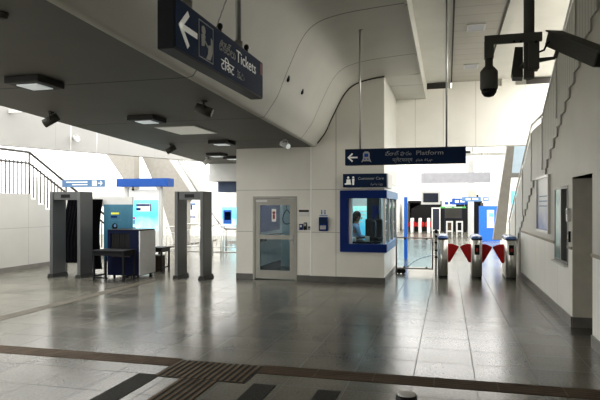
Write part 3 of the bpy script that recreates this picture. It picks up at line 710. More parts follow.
# desk along the window
t = thing('service_counter', 'dark counter just inside the customer care window', 'counter', (-1.9, 13.4, .15))
MB().box(-2.2, -1.5, 13.14, 13.6, .88, .92).build('worktop', M['black'], t); MB().box(-2.18, -2.14, 13.16, 13.58, .15, .88).build('side_panel', M['jamb'], t); MB().box(-1.56, -1.52, 13.16, 13.58, .15, .88).build('side_panel', M['jamb'], t)
def office_chair(x, y, zf, yaw, label):
    t = thing('office_chair', label, 'chair', (x, y, zf))
    R = Matrix.Rotation(yaw, 4, 'Z'); T = Matrix.Translation((x, y, zf)) @ R
    def bx(n, m, *a, bev=.03):
        q = MB(); q.box(*a, bev); bmesh.ops.transform(q.bm, matrix=T, verts=q.bm.verts); return q.build(n, m, t)
    bx('seat', M['black'], -.24, .24, -.24, .24, .56, .64); bx('backrest', M['black'], -.22, .22, -.30, -.22, .70, 1.28)
    for s in (-1, 1): bx('armrest', M['black'], s*.26-.03, s*.26+.03, -.2, .16, .80, .84, bev=.01)
    q = MB(); q.cyl((0,0,.10), (0,0,.56), .03); q.cyl((0,-.24,.60), (0,-.26,.80), .02); bmesh.ops.transform(q.bm, matrix=T, verts=q.bm.verts); q.build('column', M['steel_d'], t)
    q = MB()
    for i in range(5):
        a = i*2*math.pi/5; q.cyl((0,0,.11), (.27*math.cos(a), .27*math.sin(a), .07), .02, .014); q.ball((.27*math.cos(a), .27*math.sin(a), .033), .032, 10)
    bmesh.ops.transform(q.bm, matrix=T, verts=q.bm.verts); q.build('base', M['black'], t)
    return t
PXp = onY(354.5, 217, 14.1); ppx = PXp.x
office_chair(ppx-.05, 14.12, .15, math.radians(-80), 'black office chair under the person in the customer care cabin')
office_chair(onY(370, 0, 13.75).x, 13.72, .15, math.radians(165), 'empty black office chair right of the seated person')
# computer equipment
t = thing('computer_monitor', 'tall dark monitor at the right corner of the customer care window', 'monitor', (-1.66, 13.4, .92))
MB().box(-1.72, -1.64, 13.22, 13.56, 1.02, 1.40, .01).build('screen_housing', M['black'], t); MB().box(-1.63, -1.62, 13.24, 13.54, 1.04, 1.38).build('screen', M['screen'], t)
MB().cyl((-1.67, 13.39, .93), (-1.67, 13.39, 1.05), .02).build('neck', M['black'], t); MB().lathe((-1.67, 13.39, .92), [(.1, 0), (.1, .01), (.03, .02)]).build('base', M['black'], t)
t = thing('filing_cabinet', 'tall dark cabinet standing behind the window corner of the cabin', 'cabinet', (-1.86, 14.95, .15))
MB().box(-2.02, -1.70, 14.75, 15.2, .15, 2.0, .01).build('body', M['black'], t)
for z in (.2, 1.1): MB().box(-2.0, -1.72, 14.735, 14.75, z, z+.85).build('door', M['door_dark'], t)
tag(MB().box(onY(372,0,14.2).x, onY(376,0,14.2).x, 14.2, 14.23, 1.35, 1.78).build('wall_hung_folder', M['royal']), 'blue folder panel beside the tall dark cabinet in the cabin', 'folder')
tag(MB().box(-1.62, -1.52, 13.13, 13.14, 1.55, 1.75).build('window_sticker', M['royal']), 'small blue sticker near the corner of the cabin window', 'sticker')
for i, (x, h, m, lb) in enumerate(((-2.12, .10, 'white', 'white paper tray on the cabin counter, left'), (-1.95, .06, 'steel_d', 'grey low box on the cabin counter, middle'), (-1.80, .12, 'jamb', 'brown-grey upright box on the cabin counter, right'))):
    q = MB(); q.box(x-.05, x+.05, 13.18, 13.30, .92, .92+h, .008); tag(q.build('counter_box', M[m]), lb, 'box')

# ---- person (seated, facing right)
def skin_mesh(joints, bones, name, m, parent, base, R, sub=2, root=0):
    me = bpy.data.meshes.new(name)
    off = wloc(parent)
    me.from_pydata([tuple(base + R @ Vector(j[0]) - off) for j in joints], bones, []); me.materials.append(m)
    o = bpy.data.objects.new(name, me); C.objects.link(o); o.parent = parent
    md = o.modifiers.new('skin', 'SKIN'); md.use_smooth_shade = True
    for i, j in enumerate(joints):
        r = j[1]; me.skin_vertices[0].data[i].radius = (r, r) if not isinstance(r, tuple) else r
    me.skin_vertices[0].data[root].use_root = True
    s = o.modifiers.new('sub', 'SUBSURF'); s.levels = sub; s.render_levels = sub
    return o
def bake(o):
    dg = bpy.context.evaluated_depsgraph_get(); dg.update()
    me = bpy.data.meshes.new_from_object(o.evaluated_get(dg)); o.modifiers.clear(); o.data = me
    for p in me.polygons: p.use_smooth = True
    return o
base = Vector((ppx, 14.12, .12)); yaw = math.radians(-72)     # local +Y is the way the person faces
R3 = Matrix.Rotation(yaw, 3, 'Z')
t = thing('person', 'seated person with black hair in a light blue shirt inside the customer care cabin', 'person', base)
def hand(joints, bones, wi, side, p, d):
    # palm and five fingers as short chains
    d = Vector(d).normalized(); p = Vector(p); up = Vector((0,0,1)); s = d.cross(up).normalized()
    joints.append((tuple(p + d*.05), (.034, .018))); palm = len(joints)-1; bones.append((wi, palm))
    for k, (o, L) in enumerate(((-.028,.062), (-.010,.072), (.009,.067), (.026,.052))):
        a = p + d*.085 + s*o; joints.append((tuple(a), .010)); i0 = len(joints)-1; bones.append((palm, i0))
        joints.append((tuple(a + d*L*.55 - up*.004), .008)); bones.append((i0, i0+1)); joints.append((tuple(a + d*L*.9 - up*.022), .007)); bones.append((i0+1, i0+2))
    a = p + d*.03 - s*side*.035; joints.append((tuple(a), .011)); i0 = len(joints)-1; bones.append((palm, i0)); joints.append((tuple(a + d*.04 - s*side*.018 - up*.01), .008)); bones.append((i0, i0+1))
J = [((0,0,.70),(.13,.11)), ((0,.01,.86),(.12,.09)), ((0,.02,1.00),(.13,.095)), ((0,.03,1.13),(.10,.08)), ((0,.05,1.21),.050), ((0,.07,1.27),.050), ((0,.085,1.34),(.072,.085)), ((0,.08,1.41),(.068,.082)), ((0,.07,1.455),(.04,.05))]
Bn = [(0,1),(1,2),(2,3),(3,4),(4,5),(5,6),(6,7),(7,8)]
for s in (-1, 1):
    i = len(J); J += [((s*.17,.03,1.12),.055), ((s*.21,.10,.88),.042), ((s*.15,.32,.84),.030)]; Bn += [(3,i),(i,i+1),(i+1,i+2)]
    hand(J, Bn, i+2, s, (s*.15,.32,.84), (-s*.15,1,0))
    i = len(J); J += [((s*.09,.06,.68),.085), ((s*.11,.42,.66),.060), ((s*.11,.44,.40),.050), ((s*.11,.42,.14),.036), ((s*.11,.55,.09),(.038,.025))]; Bn += [(0,i),(i,i+1),(i+1,i+2),(i+2,i+3),(i+3,i+4)]
body = bake(skin_mesh(J, Bn, 'body', M['skin'], t, base, R3))
J = [((0,0,.71),(.145,.125)), ((0,.01,.86),(.135,.105)), ((0,.02,1.00),(.145,.11)), ((0,.03,1.13),(.12,.092)), ((0,.045,1.185),(.062,.058))]
Bn = [(0,1),(1,2),(2,3),(3,4)]
for s in (-1, 1):
    i = len(J); J += [((s*.175,.03,1.125),.066), ((s*.215,.095,.89),.055), ((s*.185,.20,.865),.048)]; Bn += [(3,i),(i,i+1),(i+1,i+2)]
bake(skin_mesh(J, Bn, 'shirt', M['shirt'], t, base, R3))
J = [((0,0,.68),(.15,.13))]; Bn = []
for s in (-1, 1):
    i = len(J); J += [((s*.09,.10,.68),.098), ((s*.11,.42,.665),.074), ((s*.11,.445,.40),.064), ((s*.11,.42,.17),.052)]; Bn += [(0,i),(i,i+1),(i+1,i+2),(i+2,i+3)]
bake(skin_mesh(J, Bn, 'trousers', M['trouser'], t, base, R3))
def LP(x, y, z): return base + R3 @ Vector((x, y, z))
Rm = Matrix.Rotation(yaw, 4, 'Z')
q = MB(); q.ball(LP(0,.055,1.405), .105, 20, (.86, 1.0, .98), Rm); q.ball(LP(0,-.01,1.33), .085, 16, (.95, .75, 1.1), Rm); q.ball(LP(0,-.035,1.25), .055, 12, (1.0,.7,1.2), Rm); q.build('hair', M['hair'], t)
for s in (-1, 1):
    MB().ball(LP(s*.03, .165, 1.355), .011, 10).build('eye', M['white'], t); MB().ball(LP(s*.088, .08, 1.345), .022, 10, (.4, .8, 1.2), Rm).build('ear', M['skin'], t)
MB().ball(LP(0, .178, 1.325), .014, 10, (.8, 1.1, 1.6), Rm).build('nose', M['skin'], t); MB().ball(LP(0, .165, 1.288), .018, 10, (1.2, .4, .35), Rm).build('mouth', mat('lips', (.28, .10, .08), .5), t)

# ================================================================== METAL DETECTORS
def gate(xl, xr, y, h, label, yaw=0.0, pw=.30, pd=.50):
    cx = (xl+xr)/2; t = thing('metal_detector', label, 'metal detector', (cx, y, 0), 'walk-through metal detector gates')
    for x in (xl, xr):
        q = MB(); q.box(x-pw/2, x+pw/2, y-pd/2, y+pd/2, .05, h, .015); p = q.build('side_panel', M['gate'], t)
        f = MB(); w = pw/2+.045; d = pd/2+.03
        f.poly_prism([(x-w, y-d, 0), (x+w, y-d, 0), (x+w-.03, y-d, .09), (x-w+.03, y-d, .09)], (0, 2*d, 0)); f.build('foot', M['grey_dark'], p)
    q = MB(); q.box(xl+pw/2, xr-pw/2, y-pd/2+.03, y+pd/2-.03, h-.20, h-.005); q.build('crossbar', M['gate_in'], t)
    q = MB(); q.box(cx-.12, cx+.12, y-pd/2+.02, y-pd/2+.03, h-.15, h-.07); q.build('control_panel', M['black'], t)
    return t
# orient: side panels are seen as wide faces
GW, GD = .09, .50
g = onZ(49.5, 277.5); gr = onY(77, 277, g.y)
gate(g.x+GW/2, gr.x+GW/2, g.y+GD/2, 2.10, 'grey walk-through metal detector, left one in front of the black curtain', pw=GW, pd=GD)
g = onZ(174.5, 279); gr = onY(200, 279, g.y)
gate(g.x+GW/2, gr.x+GW/2, g.y+GD/2, 2.10, 'grey walk-through metal detector, right one between the table and kiosk', pw=GW, pd=GD)

# ---- frisking booth with black curtains
by = 13.35
a = onY(64, 197, by); c = onY(132.5, 205, by)
t = thing('frisking_booth', 'curtained booth with pale header and teal poster behind the left metal detector', 'booth', ((a.x+c.x)/2, by, 0))
MB().box(a.x+.3, c.x, by, by+.05, c.z-.04, a.z).build('header', M['off'], t)
for px in (66, 104, 131):
    x = onY(px, 0, by).x; MB().cyl((x, by+.03, 0), (x, by+.03, 1.98), .02).build('post', M['steel_d'], t)
for x in (onY(64, 0, by).x, onY(104,0,by).x): MB().cyl((x, by+.03, 1.96), (x, by+1.2, 1.96), .02).build('rail', M['steel_d'], t)
def curtain(p, q_, z0, z1, pinch, amp=.05, n=46):
    b = MB(); p, q_ = Vector(p), Vector(q_); d = q_-p; nn = Vector((-d.y, d.x, 0)).normalized(); rows = []
    for i in range(9):
        f = i/8; r = []
        for k in range(n+1):
            s = k/n; w = pinch(f); r.append(p + d*(s*(w[1]-w[0])+w[0]) + nn*amp*math.sin(k*1.25+f) + Vector((0,0,z1+(z0-z1)*f)))
        rows.append(r)
    b.sheet(rows); return b
xa, xb, xc = onY(62, 0, by).x, onY(93, 0, by).x, onY(104, 0, by).x
curtain((xa, by-.12, 0), (xb, by-.05, 0), .22, 1.95, lambda f: (.28-.28*min(1, f*1.6), 1)).build('curtain', M['blackcloth'], t, recalc=False)
curtain((onY(90,0,by-.2).x, by-.2, 0), (xc+.02, by-.1, 0), .08, 1.93, lambda f: (0, 1-.28*math.sin(f*3.0))).build('curtain', M['blackcloth'], t, recalc=False)
a2 = onY(104, 204.5, by-.02); c2 = onY(132.5, 262, by-.02)
pb = MB().box(a2.x, c2.x, by-.03, by, c2.z, a2.z).build('poster_panel', M['teal'], t)
Fb = Face((a2.x, by-.03, c2.z), (1,0,0), (0,0,1)); hh = a2.z-c2.z
k = MB(); Fb.frame(k, .16, .52, hh-.42, hh-.17, .010); k.build('border', M['blue_l'], pb)
k = MB(); Fb.rect(k, .22, .46, hh-.26, hh-.21); k.build('yellow_band', M['yellow'], pb)
k = MB(); Fb.rect(k, .22, .40, hh-.35, hh-.30); k.build('blue_band', M['royal'], pb)
k = MB(); Fb.disc(k, .33, hh-.58, .085); k.build('dark_disc', M['black'], pb); k = MB(); Fb.disc(k, .34, hh-.56, .040, .006); k.build('pale_disc', M['blue_l'], pb)

# ---- x-ray baggage scanner
x0, x1, y0, y1, zt = onY(107.5,0,12.3).x, -7.17, 12.3, 13.05, onY(138,230.5,12.3).z
t = thing('baggage_scanner', 'dark blue and grey x-ray baggage scanner beside the curtained booth', 'scanner', ((x0+x1)/2, (y0+y1)/2, 0))
tx0, tx1, tz0, tz1 = onY(110.5,0,12.3).x, onY(130,0,12.3).x, onY(120,257,12.3).z, zt-.08
q = MB(); q.box(x0, tx0, y0, y1, .06, zt); q.box(tx1, x1-.03, y0, y1, .06, zt); q.box(tx0, tx1, y0, y1, .06, tz0); q.box(tx0, tx1, y0, y1, tz1, zt); q.build('body', M['machine_blue'], t)
MB().box(x1-.03, x1, y0+.0, y1, .08, zt-.01).build('side_cover', M['machine_grey'], t)
MB().box(x0, x1, y0-.01, y1, zt, zt+.02, .008).build('top_cover', M['black'], t)
q = MB()
for k in range(int((tx1-tx0)/.075)): q.box(tx0+.005+k*.075, tx0+.072+k*.075, y0+.03+.006*(k%2), y0+.036+.006*(k%2), tz0+.02, tz1)
q.build('lead_curtain', M['black'], t)
MB().box(tx0+.02, tx1-.02, y0-.0, y1-.02, tz0-.002, tz0+.02).build('conveyor_belt', M['maroon'], t)
for x in (x0+.14, x1-.1):
    for y in (y0+.08, y1-.08): MB().cyl((x, y, 0), (x, y, .06), .03).build('foot', M['black'], t)
# ---- steel table in front
def table(x0, x1, y0, y1, h, m, label, leg=.02, shelf=None):
    t = thing('work_table', label, 'table', ((x0+x1)/2, (y0+y1)/2, 0))
    MB().box(x0, x1, y0, y1, h-.04, h, .006).build('tabletop', m, t)
    MB().box(x0+.03, x1-.03, y0+.03, y1-.03, h-.13, h-.04).build('apron', m, t)
    for x in (x0+.04, x1-.04):
        for y in (y0+.04, y1-.04): MB().box(x-leg, x+leg, y-leg, y+leg, 0, h-.04).build('leg', m, t)
        MB().box(x-leg*.7, x+leg*.7, y0+.06, y1-.06, .10, .13).build('stretcher', m, t)
    MB().box(x0+.06, x0+.40, y0+.03, y0+.05, .06, .09).build('stretcher', m, t)
    return t
table(onY(91.5,0,11.6).x, onY(124,0,11.6).x, 11.6, 12.15, onY(110,250.5,11.6).z, M['table'], 'dark metal table in front of the baggage scanner')
table(onY(155,0,13.9).x, onY(167.5,0,13.9).x, 13.6, 14.1, onY(160,247.5,13.6).z, M['grey_dark'], 'small dark table right of the baggage scanner')
c = onY(159.5, 0, 13.85); t = thing('box', 'dark brown box on the floor beneath the small dark table', 'box', (c.x, 13.8, 0))
MB().box(c.x-.10, c.x+.10, 13.72, 13.98, 0, .42, .01).build('body', M['tact'], t); MB().box(c.x-.105, c.x+.105, 13.71, 13.99, .42, .44).build('lid', M['jamb'], t)
# ---- poster stand with blue fascia
py = 17.0
a = onY(116.5, 178.8, py-.2); c = onY(167.5, 186.3, py-.2)
t = thing('poster_kiosk', 'white poster kiosk with bright blue fascia and cyan poster behind the scanner', 'poster kiosk', ((a.x+c.x)/2, py, 0))
MB().box(a.x, c.x, py-.2, py+.25, c.z, a.z).build('fascia', M['blue'], t)
for px in (127, 161): x = onY(px, 0, py).x; MB().box(x-.05, x+.05, py-.05, py+.05, 0, c.z).build('post', M['off'], t)
a1_, c1_ = onY(129, 190, py), onY(160, 262, py); MB().box(a1_.x, c1_.x, py-.02, py+.02, .25, a1_.z).build('back_panel', M['white'], t)
a1_, c1_ = onY(132, 200, py-.03), onY(158, 231, py-.03); pb = MB().box(a1_.x, c1_.x, py-.035, py-.02, c1_.z, a1_.z).build('poster', M['cyan'], t)
Fb = Face((a1_.x, py-.035, c1_.z), (1,0,0), (0,0,1)); hh = a1_.z-c1_.z
k = MB(); Fb.rect(k, .20, .72, hh-.38, hh-.12); k.build('white_panel', M['white'], pb)
k = MB(); Fb.rect(k, .16, .66, hh-.20, hh-.14, .006); Fb.rect(k, .16, .32, hh-.34, hh-.27, .006); Fb.rect(k, .68, .72, hh-.38, hh-.12, .006); k.build('blue_bands', M['royal'], pb)
k = MB(); Fb.disc(k, .08, .42, .045); k.build('magenta_mark', mat('magenta_print', (.5, .08, .35), .5), pb)
k = MB(); Fb.rect(k, .05, .11, .22, .36); Fb.rect(k, .02, .14, .02, .12); k.build('figure_mark', M['blue_l'], pb)
x = onY(133, 0, py-.1).x; q = MB(); q.cyl((x, py-.1, c.z-.0), (x, py-.1, c.z-.06), .02); q.ball((x, py-.1, c.z-.09), .045, 12); q.build('lamp', M['grey_dark'], t)

# arrow sign
py = 14.6; a = onY(62, 180, py); c = onY(103.5, 186.8, py)
t = thing('hanging_sign', 'pale blue hanging sign with right arrow beyond the left staircase', 'sign', ((a.x+c.x)/2, py, c.z))
MB().box(a.x, c.x, py, py+.08, c.z, a.z).build('housing', M['blue_l'], t)
Fb = Face((a.x, py, c.z), (1,0,0), (0,0,1)); w = c.x-a.x; hh = a.z-c.z
k = MB(); Fb.rect(k, w*.73, w*.84, .03, hh-.03); Fb.rect(k, w*.10, w*.62, hh*.60, hh*.75); Fb.rect(k, w*.25, w*.62, hh*.25, hh*.38); k.build('lettering', M['sign_white'], t)
k = MB(); Fb.line(k, w*.87, hh*.5, w*.96, hh*.5, .025); Fb.line(k, w*.925, hh*.8, w*.97, hh*.48, .025); Fb.line(k, w*.925, hh*.2, w*.97, hh*.52, .025); k.build('arrow', M['sign_white'], t)
for px in (70, 96): x = onY(px, 0, py).x; MB().cyl((x, py+.04, a.z), (x, py+.04, 4.6), .008).build('rod', M['steel_l'], t)
struct(MB().box(-13, -6.9, py-.0, py+.1, 4.6, 4.7).build('trim_17', M['off']))

# ---- steel queue railings in the daylight zone
def railing(x0, x1, y, h, label, n=1, zb=0.0):
    t = thing('queue_railing', label, 'railing', ((x0+x1)/2, y, 0), 'steel railings beyond the second metal detector')
    r = .08; pts = [(x0, y, 0), (x0, y, h-r), (x0+r*.3, y, h-r*.3), (x0+r, y, h), (x1-r, y, h), (x1-r*.3, y, h-r*.3), (x1, y, h-r), (x1, y, 0)]
    MB().tube(pts, .022).build('frame', M['steel_l'], t)
    MB().cyl((x0, y, .3), (x1, y, .3), .016).build('rail', M['steel_l'], t); MB().cyl((x0, y, h*.8), (x1, y, h*.8), .014).build('rail', M['steel_l'], t)
    k = x0+.16
    while k < x1-.08: MB().cyl((k, y, .3), (k, y, h*.8), .008, seg=6).build('baluster', M['steel_l'], t); k += .16
for x0_, x1_, Y_, h_, lb in ((166, 177, 17.5, 1.05, 'steel queue railing immediately left of the right metal detector'), (186, 200, 19, 1.1, 'steel queue railing seen through the right metal detector, left half'), (200, 212, 19.4, 1.1, 'steel queue railing seen through the right metal detector, right half'),
                             (212.5, 221, 18.5, 1.1, 'narrow steel railing just right of the second metal detector'), (223, 240, 18.8, 1.05, 'steel railing next to the kiosk left wall')):
    railing(onY(x0_, 0, Y_).x, onY(x1_, 0, Y_).x, Y_, h_, lb)
t = thing('handrail', 'bent dark handrail sloping down beside the right metal detector', 'handrail', onY(226, 270, 21))
MB().tube([onY(212, 213, 21), onY(221, 226, 21), onY(226, 229, 21), onY(242, 229, 21)], .035).build('rail', M['steel_d'], t)
MB().cyl(onY(226,229,21), Vector((onY(226,229,21).x, 21, 0)), .025).build('post', M['steel_d'], t)
def wall_poster(x0_, y0_, x1_, y1_, Y_, m, label, marks=()):
    a, c = onY(x0_, y0_, Y_), onY(x1_, y1_, Y_)
    t = thing('wall_poster', label, 'poster', ((a.x+c.x)/2, Y_, c.z))
    MB().box(a.x-.04, c.x+.04, Y_-.02, Y_+.0, c.z-.04, a.z+.04).build('frame', M['white'], t)
    MB().box(a.x, c.x, Y_-.03, Y_-.02, c.z, a.z).build('poster_face', m, t)
    Fb = Face((a.x, Y_-.03, c.z), (1,0,0), (0,0,1)); w = c.x-a.x; h = a.z-c.z
    for nm, mm, r in marks: k = MB(); Fb.rect(k, r[0]*w, r[1]*w, r[2]*h, r[3]*h, .006); k.build(nm, mm, t)
    return t
wall_poster(185, 201, 197, 224, 30.9, mat('pale_poster', (.75, .77, .82), .5), 'pale map poster with blue strokes seen through the right metal detector', (('blue_band', M['blue_l'], (.1,.9,.82,.90)), ('blue_band', M['royal'], (.5,.62,.62,.82)), ('blue_band', M['royal'], (.1,.9,.28,.33))))
wall_poster(222, 207, 240, 227, 30.9, M['cyan'], 'cyan poster with blue centre on the bright wall beside the kiosk', (('blue_panel', M['blue'], (.08,.55,.15,.85)), ('white_panel', M['white'], (.16,.50,.35,.75)), ('blue_panel', M['blue_l'], (.22,.45,.42,.55))))
# bright wall lines on the far floor
b = MB(); b.box(-12, -5.0, 20.0, 20.12, 0, .03); b.box(-10, -5.0, 25.0, 25.15, 0, .12); struct(b.build('trim_18', M['steel_d']))

# ================================================================== TURNSTILES
def turnstile(cx, yf, label, left, right, reader):
    t = thing('turnstile', label, 'turnstile', (cx, yf+.6, 0), 'stainless steel flap turnstiles')
    w = .122; L = 1.15; zt = .93
    def outline(w_, y0, y1, z):
        pts = []
        for i in range(13): a = math.pi + math.pi*i/12; pts.append((cx + w_*math.cos(a), y0+w_ + w_*math.sin(a), z))
        for i in range(13): a = math.pi*i/12; pts.append((cx + w_*math.cos(a), y1-w_ + w_*math.sin(a), z))
        return pts
    q = MB(); q.poly_prism(outline(w-.01, yf+.01, yf+L-.01, 0), (0,0,.05)); q.build('plinth', M['grey_dark'], t)
    q = MB(); q.poly_prism(outline(w, yf, yf+L, .05), (0,0,zt-.05))
    for f in q.bm.faces:
        if len(f.verts) == 4: f.smooth = True
    q.build('housing', M['steel'], t)
    q = MB(); q.poly_prism(outline(w+.002, yf-.002, yf+L+.002, zt), (0,0,.025)); q.build('collar', M['black'], t)
    # domed blue cap
    q = MB(); rings = []
    for z, s in ((zt+.025, 1.05), (zt+.055, 1.05), (zt+.085, .9), (zt+.10, .6)):
        rings.append([q.bm.verts.new((cx+(p[0]-cx)*s, yf+L/2+(p[1]-yf-L/2)*(1+(s-1)*.25), z)) for p in outline(w, yf, yf+L, z)])
    for a_, b_ in zip(rings[:-1], rings[1:]):
        for i in range(len(a_)): q.bm.faces.new((a_[i], a_[(i+1)%len(a_)], b_[(i+1)%len(a_)], b_[i])).smooth = True
    q.bm.faces.new(rings[-1]); q.bm.faces.new(list(reversed(rings[0]))); q.build('cap', M['cap'], t)
    if reader:
        q = MB(); q.box(cx-.055, cx+.055, yf-.02, yf+.03, .58, .82, .01); r = q.build('reader', M['black'], t)
        MB().box(cx-.025, cx+.025, yf-.026, yf-.019, .66, .74).build('indicator', M['redlamp'], r)
    for s, on in ((-1, left), (1, right)):
        if on:
            y = yf + .55; x = cx + s*w
            q = MB(); q.poly_prism([(x-s*.01, y, .80), (x+s*.11, y, .80), (x+s*.255, y, .74), (x+s*.255, y, .70), (x+s*.05, y, .34), (x-s*.01, y, .34)], (0, .03, 0)); q.build('flap', M['red'], t)
yf = 14.25
turnstile(-.10, yf, 'stainless turnstile with blue cap at left, next to the glass barrier', False, True, False)
turnstile(.70, yf+.02, 'stainless turnstile with black reader, between the other two turnstiles', True, True, True)
turnstile(1.48, yf+.04, 'stainless turnstile with black reader closest to right white wall', True, False, True)

# glass barrier beside kiosk
y = 14.9; x0, x1 = KX+.10, onY(432.5, 0, 14.9).x
t = thing('glass_barrier', 'steel-framed glass barrier panel between the kiosk and turnstiles', 'barrier', ((x0+x1)/2, y, 0))
MB().tube([(x0, y, .14), (x0, y, .93), (x1, y, .93), (x1, y, .14), (x0, y, .14)], .016).build('frame', M['steel_d'], t)
MB().box(x0+.03, x1-.03, y-.005, y+.005, .18, .89).build('glass_pane', M['glass'], t)
for x, z in ((x0+.22, .905), (x1-.15, .905), (x1-.15, .165), (x0+.2, .165)): MB().box(x-.025, x+.025, y-.012, y+.012, z-.025, z+.025).build('clamp', M['grey_dark'], t)
MB().cyl((x0-.0, y, 0), (x0, y, 1.0), .022).build('hinge_post', M['steel_d'], t)
for x in (x0+.07, x0+.17): q = MB(); q.cyl((x, y-.015, .065), (x, y+.015, .065), .065, seg=20); q.build('wheel', M['black'], t)
MB().box(x0, x0+.22, y-.02, y+.02, .12, .16).build('wheel_bracket', M['steel_d'], t)
t = thing('barrier_post', 'slim dark post with black fittings between glass barrier and first turnstile', 'post', (onY(436, 0, 14.9).x, 14.9, 0))
x = onY(436, 0, 14.9).x
MB().cyl((x, y, 0), (x, y, 1.05), .022).build('pole', M['steel_d'], t)
for z in (.98, .82, .62, .45): MB().box(x-.03, x+.04, y-.03, y+.03, z-.025, z+.025, .005).build('fitting', M['black'], t)
MB().ball((x, y, 1.10), .05, 12).build('camera_head', M['black'], t)

# ================================================================== FAR HALL
# blue partition edge
tag(MB().box(onY(404,0,19).x, onY(407.5,0,19).x, 19, 19.1, 0, onY(404,197,19).z).build('partition_panel', M['blue_wall']), 'tall narrow blue partition panel behind the glass barrier', 'partition')
# dark shop opening: a room
y = 40.0
a = onY(408, 203, y); c = onY(482, 232, y)
t = thing('shop_front', 'dark open shop front with counters at the far end of the hall', 'shop front', ((a.x+c.x)/2, y, 0))
MB().box(a.x, c.x, y+2.5, y+2.6, 0, a.z).build('back_panel', M['dark_room'], t); MB().box(a.x, c.x, y, y+2.5, a.z, a.z+.15).build('canopy', M['black'], t)
for x in (a.x, c.x): MB().box(x-.1, x+.1, y, y+2.5, 0, a.z).build('side_panel', M['dark_room'], t)
p = [onY(*v, y-.05) for v in ((411, 209), (421, 204), (470, 204), (470, 231), (411, 231))]
q = MB(); q.poly_prism(p, (0, .03, 0)); q.build('dark_interior', M['black'], t)
# framed monitor
def screen(x0_, y0_, x1_, y1_, Y_, fr, m, fm, name, label, cat, rods=None):
    a, c = onY(x0_, y0_, Y_), onY(x1_, y1_, Y_); t = thing(name, label, cat, ((a.x+c.x)/2, Y_, c.z))
    MB().box(a.x, c.x, Y_, Y_+.08, c.z, a.z).build('housing', fm, t); MB().box(a.x+fr, c.x-fr, Y_-.01, Y_, c.z+fr, a.z-fr).build('screen', m, t)
    if rods:
        for x in (a.x+.15, c.x-.15): MB().cyl((x, Y_+.04, a.z), (x, Y_+.04, rods), .012).build('rod', M['off'], t)
    else:
        for x in (a.x+.05, c.x-.05): MB().box(x-.03, x+.03, Y_+.01, Y_+.07, 0, c.z).build('support', fm, t)
    return t
screen(421, 191, 440.5, 204.5, 24, .09, M['screen'], M['off'], 'television', 'hanging grey-framed television beyond the glass barrier', 'television', rods=5.5)
a, c = onY(421, 173, 22), onY(490.5, 182.5, 22)
t = thing('hanging_sign', 'long pale lilac-grey blank hanging panel above the distant signs', 'panel', ((a.x+c.x)/2, 22, c.z))
MB().box(a.x, c.x, 22, 22.1, c.z, a.z).build('board', M['lilac'], t)
for x in (a.x+.3, c.x-.3): MB().cyl((x, 22.05, a.z), (x, 22.05, 5.5), .012).build('rod', M['off'], t)
struct(MB().box(-3.2, 4, 21.9, 24.3, 5.5, 5.6).build('trim_19', M['white']))
# distant blue sign cluster
t = screen(444, 207, 462.5, 219, 34, .05, M['dark_room'], M['screen'], 'display_screen', 'dark wide display beneath the green-edged far sign', 'display')
screen(431.5, 207.5, 440.5, 231, 32, .07, M['screen'], M['off'], 'kiosk_machine', 'white-framed machine with dark screen left of the wide display', 'machine')
screen(446, 221, 453, 232, 33, .09, M['tact'], M['off'], 'kiosk_machine', 'low white-framed machine under the wide display, left one', 'machine')
screen(456, 221, 463, 232, 33, .09, M['black'], M['off'], 'kiosk_machine', 'low white-framed machine under the wide display, right one', 'machine')
for i, (x0_, y0_, x1_, y1_, Y_, m, lb) in enumerate(((442, 200, 456, 206.5, 33, 'white', 'small white far sign at the left end of the blue cluster'), (452, 198.5, 467, 204.5, 32.5, 'blue', 'mid-blue far sign in the middle of the cluster'), (462, 197, 481, 201.5, 32, 'blue_l', 'light blue long far sign at the right of the cluster'), (440, 206.6, 466, 208.2, 33.5, 'green', 'thin green strip sign above the wide display'), (483, 197, 489, 201, 32, 'blue_l', 'tiny pale blue far sign right of the blue cluster'))):
    a, c = onY(x0_, y0_, Y_), onY(x1_, y1_, Y_); t = thing('far_sign', lb, 'sign', ((a.x+c.x)/2, Y_, c.z), 'distant overhead signs')
    MB().box(a.x, c.x, Y_, Y_+.1, c.z, a.z).build('board', M[m], t)
    k = MB(); Fb = Face((a.x, Y_, c.z), (1,0,0), (0,0,1)); w, h = c.x-a.x, a.z-c.z
    Fb.rect(k, w*.2, w*.45, h*.3, h*.7, .01); Fb.rect(k, w*.55, w*.85, h*.35, h*.75, .01); k.build('print', M['sign_white'] if m != 'white' else M['blue'], t)
    for x in (a.x+.08, c.x-.08): MB().cyl((x, Y_+.05, a.z), (x, Y_+.05, 4.6), .012).build('rod', M['off'], t)
struct(MB().box(-3.2, 6, 31.9, 33.7, 4.6, 4.7).build('trim_20', M['white']))
a, c = onY(468, 200, 34), onY(474, 230, 34)
t = thing('cladded_column', 'pale vertical column between the wide display and blue wall', 'column', ((a.x+c.x)/2, 34, 0)); MB().box(a.x, c.x, 34, 34.4, 0, 4.6).build('shaft', M['off'], t); MB().box(c.x, c.x+.25, 34.1, 34.4, 0, 2.4).build('dark_edge', M['black'], t)
a, c = onY(469, 191, 33.9), onY(476.5, 197, 33.9); tag(MB().box(a.x, c.x, 33.8, 33.98, c.z, a.z).build('wall_speaker', M['jamb']), 'dark brown box mounted high above the blue far signs', 'speaker')
